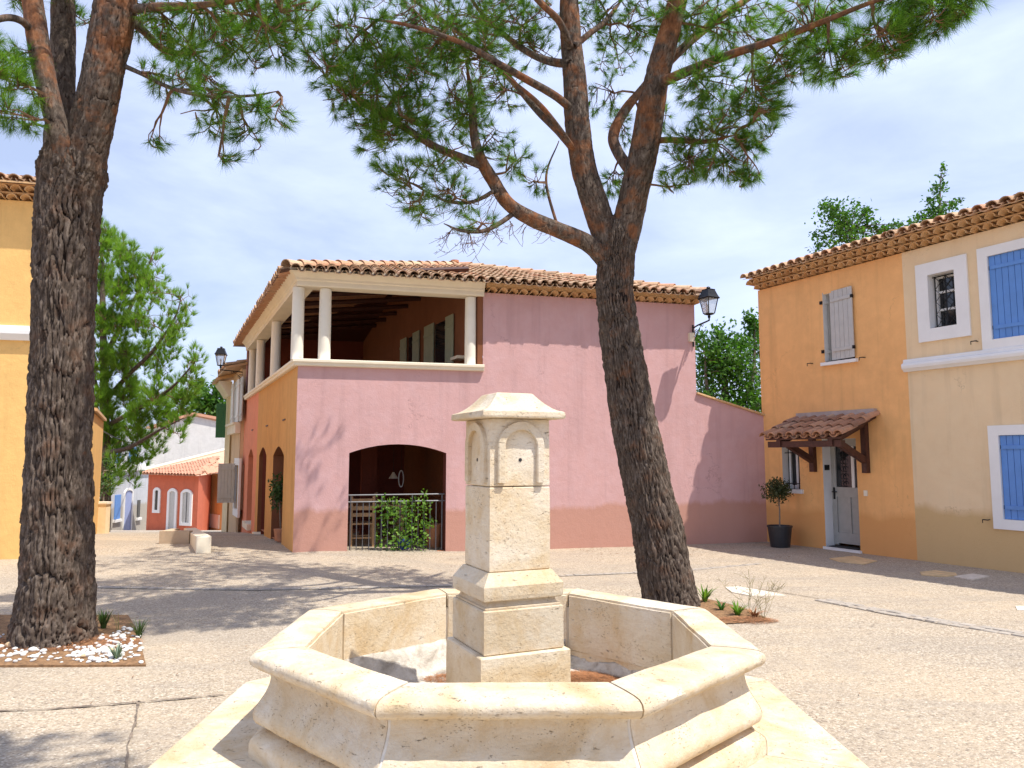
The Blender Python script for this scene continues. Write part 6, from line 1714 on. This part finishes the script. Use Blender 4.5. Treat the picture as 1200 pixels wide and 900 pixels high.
# ================================================================== LANTERNS
def lantern(name, label, p, foot, hgt, rz, group):
    """square tapered street lantern on a scrolled wall arm; p is its bottom centre, foot its wall fixing"""
    t_ = thing(name, label, 'lantern', tuple(foot), group)
    ca, sa = math.cos(rz), math.sin(rz)
    def q(x, y, z): return Vector((p.x + x * ca - y * sa, p.y + x * sa + y * ca, p.z + z))
    u = hgt
    b0, b1, zb, zt_ = 0.12 * u, 0.20 * u, 0.12 * u, 0.60 * u
    mb = MB(); mb.lathe(tuple(p), [(0.035 * u, -0.02 * u), (0.05 * u, 0.03 * u), (0.03 * u, 0.06 * u), (0.16 * u, 0.10 * u), (0.17 * u, 0.12 * u)], 10); mb.build('lantern_base', M['iron'], t_)
    for sx, sy in ((-1, -1), (1, -1), (1, 1), (-1, 1)):
        mb = MB(); mb.tube([q(sx * b0, sy * b0, zb), q(sx * b1, sy * b1, zt_)], 0.016 * u, 5); mb.build('frame_post', M['iron'], t_)
    for k in range(4):
        c = [(-1, -1), (1, -1), (1, 1), (-1, 1)]
        (x0, y0), (x1, y1) = c[k], c[(k + 1) % 4]
        f = 0.97
        mb = MB(); a_, b_, c_, d_ = q(x0 * b0 * f, y0 * b0 * f, zb), q(x1 * b0 * f, y1 * b0 * f, zb), q(x1 * b1 * f, y1 * b1 * f, zt_), q(x0 * b1 * f, y0 * b1 * f, zt_)
        mb.add([a_, b_, c_, d_], [(0, 1, 2, 3)]); mb.build('glass_pane', M['lantern_glass'], t_)
    mb = MB()
    prof = [(b1 * 1.18, zt_ - 0.01 * u), (b1 * 1.22, zt_ + 0.03 * u), (b1 * 1.12, zt_ + 0.05 * u), (b1 * 0.98, zt_ + 0.12 * u), (b1 * 0.72, zt_ + 0.27 * u), (b1 * 0.74, zt_ + 0.30 * u)]
    vs = []; fs = []
    for r_, z in prof: vs += [q(sx * r_, sy * r_, z) for sx, sy in ((-1, -1), (1, -1), (1, 1), (-1, 1))]
    for j in range(len(prof) - 1): fs += [(4 * j + i, 4 * j + (i + 1) % 4, 4 * j + 4 + (i + 1) % 4, 4 * j + 4 + i) for i in range(4)]
    fs += [(0, 1, 2, 3), tuple(4 * (len(prof) - 1) + i for i in range(4))]
    mb.add(vs, fs); mb.build('lantern_cap', M['iron'], t_)
    mb = MB(); mb.lathe((p.x, p.y, p.z + zt_ + 0.30 * u), [(0.05 * u, 0), (0.03 * u, 0.02 * u), (0.07 * u, 0.05 * u), (0.05 * u, 0.08 * u), (0.01 * u, 0.10 * u)], 10); mb.build('finial', M['iron'], t_)
    mb = MB(); mb.lathe((p.x, p.y, p.z + zb), [(0.03 * u, 0), (0.035 * u, 0.10 * u), (0.045 * u, 0.22 * u), (0.02 * u, 0.30 * u)], 10); mb.build('bulb', M['bell'], t_, smooth=True)
    # arm with scrolls
    top = Vector((p.x, p.y, p.z - 0.02 * u)); wall_p = Vector((foot[0], foot[1], top.z - 0.16 * u))
    mb = MB(); mb.tube([top, top - Vector((0, 0, 0.07 * u)), wall_p.lerp(top, 0.75) - Vector((0, 0, 0.05 * u)), wall_p.lerp(top, 0.3), wall_p], 0.026 * u, 7); mb.build('arm', M['iron'], t_)
    h = (top - wall_p); h.z = 0; h.normalize()
    pts = []
    for i in range(26):
        a_ = i / 25 * 4.4 * math.pi; r_ = 0.15 * u * (1 - i / 30)
        pts.append(wall_p + h * (0.17 * u + r_ * math.cos(a_)) + Vector((0, 0, -0.22 * u + r_ * math.sin(a_))))
    mb = MB(); mb.tube(pts, 0.012 * u, 5); mb.build('scroll', M['iron'], t_)
    pts = [wall_p + h * (0.06 + 0.5 * f) * u + Vector((0, 0, (-0.44 + 0.50 * f ** 0.7) * u)) for f in np.linspace(0, 1, 10)]
    pts += [pts[-1] + h * (0.05 * u * math.sin(a_)) + Vector((0, 0, -0.05 * u * (1 - math.cos(a_)))) for a_ in np.linspace(0.3, 5, 10)]
    mb = MB(); mb.tube(pts, 0.011 * u, 5); mb.build('scroll', M['iron'], t_)
    mb = MB(); mb.tube([wall_p + Vector((0, 0, 0.10 * u)), wall_p - Vector((0, 0, 0.62 * u))], 0.03 * u, 6); mb.build('wall_plate', M['iron'], t_)
    return t_
LAMP_OUT = 0.62
sL, zL = FP.loc(831, 372, LAMP_OUT)
pL_ = FP.pt(sL, zL, LAMP_OUT)
lantern('wall_lantern', 'black square lantern on scrolled bracket by the pink gable corner', pL_, FP.pt(sL - 0.02, zL, 0.02), 0.62, R(28), 'black wall lanterns')
s, z = FP.loc(809, 395); o = fpart('junction_box', FP, (s - 0.05, s + 0.05, z - 0.10, z + 0.08), 0.002, 0.07, M['trim'], pink)
sL2, _ = FL.loc(288, 440)
pw = FL.pt(sL2, 0, 0.02); pl2 = at_y(258.5, 431, pw.y - 0.3)
lantern('wall_lantern', 'small black lantern on long arm over the lane beside the beige house', pl2, Vector((pw.x, pw.y, pl2.z)), 0.62, R(10), 'black wall lanterns')

# ================================================================== POTTED OLIVE by the door
pp = on_ground(914.5, 641)
pot = thing('potted_shrub', 'clipped ball shrub on a thin stem in a black pot', 'potted plant', tuple(pp))
sc_p = pp.y / FPX
mb = MB(); hp = 24.5 * sc_p; r1, r0 = 13.5 * sc_p, 10.5 * sc_p
mb.lathe(tuple(pp), [(r0, 0.0), (r0 * 1.02, 0.01), (r1, hp - 0.03), (r1 * 1.05, hp - 0.03), (r1 * 1.05, hp), (r1 * 0.93, hp), (r1 * 0.9, hp - 0.05)], 24, True); mb.build('pot', M['plastic'], pot)
mb = MB(); mb.lathe((pp.x, pp.y, pp.z + hp - 0.06), [(r1 * 0.9, 0), (r1 * 0.9, 0.02)], 20); mb.build('soil', M['soil'], pot)
ctop = at_y(912, 575, pp.y)
mb = MB(); mb.tube([(pp.x, pp.y, pp.z + hp - 0.05), (pp.x + 0.01, pp.y, pp.z + hp + 0.3), (ctop.x, pp.y, ctop.z - 0.1), (ctop.x, pp.y, ctop.z)], [0.016, 0.014, 0.012, 0.008], 7); mb.build('stem', M['twig_grey'], pot)
rs = np.random.default_rng(5)
def shrub_ball(c, r3, n_, size, mat, parent, rs, name='foliage'):
    v = rs.normal(0, 1, (n_, 3)); v /= np.linalg.norm(v, axis=1)[:, None]
    C = np.array(c) + v * (rs.random((n_, 1)) ** 0.45) * np.array(r3) * (0.9 + 0.5 * fbm(v * 2.6 + 4, 2))[:, None]
    V = leaf_cloud(C, v, size, rs)
    o = link(name, mesh_np(name, V, np.arange(len(V)).reshape(-1, 4), mat), parent); o['kind'] = 'stuff'
    hub = np.repeat(np.array(c)[None], 40, 0); V, q = twig_tubes(hub, C[:40], 0.005, 0.002, rs, 0); o2 = link('twigs', mesh_np('twigs', V, q, M['twig_grey']), parent); o2['kind'] = 'stuff'
    return o
shrub_ball(ctop, (15.5 * sc_p, 15.5 * sc_p, 14 * sc_p), 1500, 0.026, M['leaf_olive'], pot, rs)

# ================================================================== VINE, POTS AND FURNITURE behind the railing
vine = thing('climbing_plant', 'leafy climbing plant growing up the railing in the arch', 'plant', tuple(FP.pt((a0_ + a1_) / 2, 0, -0.25)))
rs = np.random.default_rng(15); CC = []; 
for k, (px, yb, yt, wd, n_) in enumerate(((447, 640, 584, 9, 170), (462, 645, 584, 12, 260), (474, 645, 590, 13, 300), (486, 645, 580, 11, 240), (498, 645, 578, 7, 150), (505, 620, 590, 5, 60), (455, 610, 588, 8, 90))):
    n0 = 6; ys_ = np.linspace(yb, yt, n0)
    pts = [FP.pt(*FP.loc(px + rs.uniform(-3, 3), y, -0.10), -0.10 + rs.uniform(-.06, .08)) for y in ys_]
    mb = MB(); mb.tube(pts, 0.006, 5); mb.build('stem', M['leaf_dark'], vine)
    P = smooth_path([tuple(p) for p in pts], 40)
    n_ = int(n_ * 0.6); C = P[rs.integers(0, 40, n_)] + rs.normal(0, 1, (n_, 3)) * np.array([wd * 0.0075, 0.07, 0.05]); CC.append(C)
C = np.concatenate(CC); V = leaf_cloud(C, np.array([0.2, -0.8, 0.5]), 0.034, rs)
o = link('foliage', mesh_np('foliage', V, np.arange(len(V)).reshape(-1, 4), M['vine']), vine); o['kind'] = 'stuff'
def small_pot(name, label, px, py, out, r_, h, mat):
    s, z = FP.loc(px, py, out); p = FP.pt(s, max(z, -0.05), out); p.z = -0.058
    t_ = thing(name, label, 'pot', tuple(p)); mb = MB()
    mb.lathe(tuple(p), [(r_ * 0.72, 0), (r_ * 0.9, h * 0.4), (r_, h - 0.02), (r_ * 1.08, h - 0.02), (r_ * 1.08, h), (r_ * 0.95, h), (r_ * 0.9, h - 0.04)], 18); mb.build('pot_body', mat, t_)
    mb = MB(); mb.lathe((p.x, p.y, p.z + h - 0.05), [(r_ * 0.92, 0), (r_ * 0.92, 0.01)], 14); mb.build('soil', M['soil'], t_)
small_pot('flower_pot', 'blue glazed pot at the foot of the climbing plant', 473, 645, -0.34, 0.12, 0.20, M['pot_blue'])
small_pot('flower_pot', 'tall terracotta planter standing beside the arch reveal', 508, 645, -0.62, 0.16, 0.44, M['terracotta'])
def chair(label, px, out, rz):
    s, _ = FP.loc(px, 600, out); p = FP.pt(s, -0.04, out)
    t_ = thing('wooden_chair', label, 'chair', tuple(p), 'wooden chairs inside the arch')
    ca, sa = math.cos(rz), math.sin(rz)
    def b(name, x, y, z, hx, hy, hz):
        mb = MB(); mb.box((p.x + x * ca - y * sa, p.y + x * sa + y * ca, p.z + z), (hx, hy, hz), rz); mb.build(name, M['wood'], t_, bevel=0.005)
    for x, y, h in ((-.2, -.2, .22), (.2, -.2, .22), (-.2, .2, .48), (.2, .2, .48)): b('leg', x, y, h, .022, .022, h)
    b('seat', 0, 0, .455, .23, .23, .015)
    for z in (.62, .74, .88): b('back_slat', 0, .2, z, .178, .012, .035)
    for y in (-.2, .2): b('stretcher', 0, y, .2, .178, .012, .014)
chair('pale wooden chair with its slatted back to the square', 424, -0.85, math.atan2(FP.t.y, FP.t.x) + math.pi)
chair('pale wooden chair pulled up to the table end', 452, -2.0, math.atan2(FP.t.y, FP.t.x) + 1.4)
s, _ = FP.loc(436, 600, -1.5); p = FP.pt(s, -0.04, -1.5)
tb = thing('wooden_table', 'pale wooden table inside the dark arched room', 'table', tuple(p))
rz = math.atan2(FP.t.y, FP.t.x); ca, sa = math.cos(rz), math.sin(rz)
mb = MB(); mb.box((p.x, p.y, p.z + .74), (.62, .42, .02), rz); mb.build('table_top', M['wood'], tb, bevel=.006)
for x in (-.55, .55):
    for y in (-.35, .35): mb = MB(); mb.box((p.x + x * ca - y * sa, p.y + x * sa + y * ca, p.z + .36), (.03, .03, .36), rz); mb.build('leg', M['wood'], tb)
s, z = FP.loc(470, 561, -2.2); p = FP.pt(s, z, -2.2)
ring = thing('hanging_ring', 'slim oval white ring hanging in the arched room', 'ornament', tuple(p)); mb = MB()
mb.tube([p + Vector((FP.t.x * 0.05 * math.cos(a_), FP.t.y * 0.05 * math.cos(a_), 0.17 * math.sin(a_))) for a_ in np.linspace(0, 2 * math.pi, 25)], 0.012, 6); mb.build('ring', M['white'], ring)
mb = MB(); mb.tube([p + Vector((0, 0, 0.17)), Vector((p.x, p.y, Z_FL))], 0.003, 4); mb.build('cord', M['dark'], ring)
s, z = FP.loc(461, 559, -2.2); p = FP.pt(s, z, -2.2)
wl_ = thing('pendant_lamp', 'small pale conical lamp hanging in the dark room', 'lamp', tuple(p)); mb = MB(); mb.lathe(tuple(p), [(0.10, -0.03), (0.03, 0.08), (0.02, 0.10)], 14); mb.build('lamp_shade', M['trim'], wl_)
mb = MB(); mb.tube([p + Vector((0, 0, 0.10)), Vector((p.x, p.y, Z_FL))], 0.004, 4); mb.build('cord', M['dark'], wl_)
# plant inside the first lancet
s, z = FL.loc(325, 640); p = FL.pt(s, 0.03, -0.05)
lp_ = thing('lancet_plant', 'dark bushy plant standing in the first lancet doorway', 'plant', tuple(p))
mb = MB(); mb.lathe(tuple(p), [(0.10, 0), (0.13, 0.22), (0.12, 0.22)], 14); mb.build('pot', M['terracotta'], lp_)
mb = MB(); mb.tube([p + Vector((0, 0, .2)), p + Vector((-.05, 0, .95))], 0.012, 6); mb.build('stem', M['twig_grey'], lp_)
shrub_ball(p + Vector((-0.06, -0.02, 0.95)), (0.16, 0.2, 0.34), 500, 0.035, M['leaf_dark'], lp_, rs)

# ================================================================== PEBBLE BED under the left pine
BP = gp((-70, 782), (171, 781), (161, 741), (150, 722), (-70, 722))
bed = MB(); bed.add([(p.x, p.y, gzf(p.x, p.y) + 0.014) for p in BP] + [(p.x, p.y, gzf(p.x, p.y) - 0.05) for p in BP], [tuple(range(5))] + [(i, (i + 1) % 5, 5 + (i + 1) % 5, 5 + i) for i in range(5)])
bed = link('planting_bed', bed.mesh('planting_bed', M['soil'])); tag(bed, kind='structure')
peb = []
for k in range(6):
    bm = bmesh.new(); bmesh.ops.create_icosphere(bm, subdivisions=2, radius=1.0)
    rsb = np.random.default_rng(k + 40); sc3 = np.array([1.0, 0.8, 0.55]) * rsb.uniform(0.8, 1.2, 3)
    for v in bm.verts:
        c = np.array(v.co); c = c * sc3 * (1 + 0.22 * float(vnoise((c * 1.4 + k * 5)[None])[0])); v.co = c
    me = bpy.data.meshes.new('pebble'); bm.to_mesh(me); bm.free(); me.polygons.foreach_set('use_smooth', [True] * len(me.polygons))
    me.materials.append(M['pebble'] if k < 5 else M['pebble_tan']); peb.append(me)
rsb = random.Random(4)
cnt = 0
while cnt < 290:
    kx = rsb.random()
    if kx < 0.55: px, py = rsb.gauss(120, 22), rsb.gauss(767, 8)
    elif kx < 0.75: px, py = rsb.gauss(32, 22), rsb.gauss(766, 7)
    elif kx < 0.9: px, py = rsb.gauss(150, 10), rsb.gauss(752, 9)
    else: px, py = rsb.uniform(-40, 166), rsb.uniform(745, 779)
    if not (-50 < px < 166 and 738 < py < 779.5): continue
    if abs(px - 58) < 46 and py < 758: continue
    p = on_ground(px, py); r_ = rsb.uniform(0.010, 0.026)
    if rsb.random() < 0.06: r_ = 0.036
    k = 5 if rsb.random() < 0.07 else rsb.randrange(5)
    link('pebble', peb[k], bed, Matrix.Translation((p.x, p.y, p.z + 0.014 + r_ * 0.35)) @ Matrix.Rotation(rsb.uniform(0, 6.3), 4, 'Z') @ Matrix.Rotation(rsb.uniform(-.4, .4), 4, 'X') @ Matrix.Scale(r_, 4)); cnt += 1
p = on_ground(15, 760); link('rock', peb[5], bed, Matrix.Translation((p.x, p.y, p.z + 0.03)) @ Matrix.Scale(0.062, 4))
needle_litter('pine_litter', 'rusty pine needles strewn over the pebble bed', LPp.x + 0.12, LPp.y - 0.10, 0.72, 0.30, 0.02, 2600, 8)

# ================================================================== WEEDS
def tuft(name, label, p, n_, L, w, mat, seed, lean=0.5, cat='plant', group=None, seg=3):
    """curving blades from one root"""
    rs = np.random.default_rng(seed); V = []; Fq = []
    for i in range(n_):
        a_ = rs.random() * 6.283; d = np.array([math.cos(a_), math.sin(a_), 0]); ln = L * (0.5 + 0.7 * rs.random()); le = lean * (0.3 + rs.random())
        sd = np.array([-d[1], d[0], 0]) * w
        st = np.array(p) + d * 0.02 * rs.random(); b = len(V)
        for k in range(seg + 1):
            t_ = k / seg; c = st + d * ln * le * t_ ** 1.6 + np.array([0, 0, ln * t_ * (1 - 0.35 * le * t_)])
            ww = (1 - t_) ** 0.7 * (0.6 + 0.8 * t_) + 0.05
            V += [c - sd * ww, c + sd * ww]
        for k in range(seg): Fq.append((b + 2 * k, b + 2 * k + 1, b + 2 * k + 3, b + 2 * k + 2))
    o = link(name, mesh_np(name, V, Fq, mat)); o.location = (0, 0, 0)
    return tag(o, label, cat, group)
def gpt(px, py, dz=0.0): p = on_ground(px, py); return Vector((p.x, p.y, p.z + dz))
tuft('grass_clump', 'dark green grassy clump on the bed corner beside pebbles', gpt(163, 748), 60, 0.17, 0.006, M['leaf_dark'], 1)
tuft('sage_plant', 'grey green spiky plant among the white pebbles', gpt(137, 775), 30, 0.15, 0.011, M['sage'], 2)
tuft('dark_weed', 'dark weed sprouting beside the thick pine trunk', gpt(121, 738), 50, 0.20, 0.010, M['leaf_dark'], 3, 0.4)
tuft('low_weed', 'low dark weed hugging the foot of the thick trunk', gpt(108, 741), 30, 0.12, 0.010, M['leaf_dark'], 4, 0.7)
tuft('dry_grass', 'few dry straw blades standing up in the pebble bed', gpt(139, 741), 7, 0.24, 0.004, M['grass_dry'], 5, 0.5)
# weeds behind the fountain at the foot of the leaning pine
SP = gp((800, 716), (838, 733), (905, 728), (868, 712), (825, 702))
sb = MB(); sb.add([(p.x, p.y, gzf(p.x, p.y) + 0.012) for p in SP], [tuple(range(len(SP)))])
tag(link('soil_patch', sb.mesh('soil_patch', M['soil'])), kind='structure')
tuft('leafy_weed', 'broad leaved green weed against the leaning pine trunk', gpt(826, 706), 26, 0.20, 0.020, M['vine'], 6, 0.6)
tuft('leafy_weed', 'green rosette weed in the middle of the soil patch', gpt(864, 722), 26, 0.16, 0.018, M['vine'], 7, 0.8)
tuft('leafy_weed', 'small green weed behind the fountain rim', gpt(846, 716), 20, 0.13, 0.016, M['leaf'], 8, 0.8)
tuft('rusty_weed', 'rust coloured dying weed on the soil patch', gpt(884, 724), 26, 0.11, 0.014, M['litter'], 9, 0.9)
needle_litter('pine_litter', 'brown litter on the soil patch behind the fountain', SP[2].x - 0.25, SP[2].y + 0.0, 0.30, 0.16, SP[2].z + 0.012, 700, 10)
def wisp(label, p, n_, h, seed):
    t_ = thing('wispy_grass', label, 'plant', tuple(p), 'wispy dry stems behind the fountain'); rs = np.random.default_rng(seed); mb = MB()
    A, B_ = [], []
    for i in range(n_):
        d = Vector((rs.normal(0, .5), rs.normal(0, .3), 1)).normalized(); e_ = p + d * h * rs.uniform(.5, 1.1)
        A.append(tuple(p)); B_.append(tuple(e_))
        for k in range(5):
            q_ = p.lerp(e_, rs.uniform(.4, .95)); A.append(tuple(q_)); B_.append(tuple(q_ + Vector((rs.normal(0, .06), rs.normal(0, .06), rs.uniform(.02, .09)))))
    V, Fq = twig_tubes(np.array(A), np.array(B_), 0.0022, 0.0012, rs, 0.05); link('stems', mesh_np('stems', V, Fq, M['grass_dry']), t_)
wisp('tall wispy dry grass rising from the soil patch', gpt(878, 720), 9, 0.62, 1)
wisp('spreading wispy dry grass at the end of the soil patch', gpt(895, 727), 7, 0.42, 2)

# ================================================================== LITTER AND CABLE
def scatter(name, label, n_, box, mat, size, seed, keep=None):
    rs = np.random.default_rng(seed)
    x = rs.uniform(box[0], box[1], n_); y = rs.uniform(box[2], box[3], n_)
    d = np.hypot(x - FC.x, y - FC.y); ok = (d > 2.0) & (fbm(np.stack([x * 1.1, y * 1.1, 0 * x + seed], 1), 2) > -0.15)
    x, y = x[ok], y[ok]; C = np.stack([x, y, gz(x, y) + 0.012], 1)
    th = rs.random(len(x)) * 6.283; L = size * (0.4 + rs.random(len(x)))
    dv = np.stack([np.cos(th), np.sin(th), rs.normal(0, .1, len(x))], 1) * L[:, None]; w = np.stack([-np.sin(th), np.cos(th), rs.normal(0, .3, len(x))], 1) * L[:, None] * 0.16
    V = np.stack([C - dv, C + w, C + dv, C - w], 1).reshape(-1, 3)
    tag(link(name, mesh_np(name, V, np.arange(len(V)).reshape(-1, 4), mat)), label, None, None, 'stuff')
scatter('leaf_litter', 'fallen pine needles scattered over the shaded paving', 1800, (-6.5, 2.5, 4.0, 12.5), M['debris'], 0.022, 61)
scatter('wall_debris', 'dust and dry debris along the foot of the pink wall', 1100, (-3.6, 4.8, 12.4, 14.6), M['debris'], 0.03, 62)
cb = thing('overhead_cable', 'thin dark cable slung across the lane before the white gable', 'cable', tuple(at_y(119, 503, 19)))
a_, b_ = at_y(117, 503, 18.5), at_y(178, 505, 43.5); mb = MB()
mb.tube([a_.lerp(b_, f) - Vector((0, 0, 0.5 * math.sin(math.pi * f))) for f in np.linspace(0, 1, 14)], 0.018, 5); mb.build('wire', M['iron'], cb)
# bare hanging twigs under the low limb of the leaning pine
rs = np.random.default_rng(31); A, B_ = [], []
for px, py, n_ in ((640, 264, 3), (620, 257, 3), (600, 262, 5), (575, 268, 8), (550, 272, 9), (530, 268, 8), (585, 225, 5), (540, 237, 6), (505, 228, 6), (565, 190, 4)):
    p = np.array(at_y(px, py, DR - 0.5))
    for k in range(n_):
        q_ = p + np.array([rs.normal(-0.10, 0.16), rs.normal(0, 0.12), -abs(rs.normal(0.16, 0.12)) + 0.03]); A.append(p); B_.append(q_)
        for j in range(2):
            m_ = p + (q_ - p) * rs.uniform(.4, .9); A.append(m_); B_.append(m_ + np.array([rs.normal(-0.04, .07), rs.normal(0, .05), rs.normal(-0.05, .06)]))
V, Fq = twig_tubes(np.array(A), np.array(B_), 0.0042, 0.002, rs, 0.15); link('bare_twigs', mesh_np('bare_twigs', V, Fq, M['twig']), pineR)['kind'] = 'stuff'
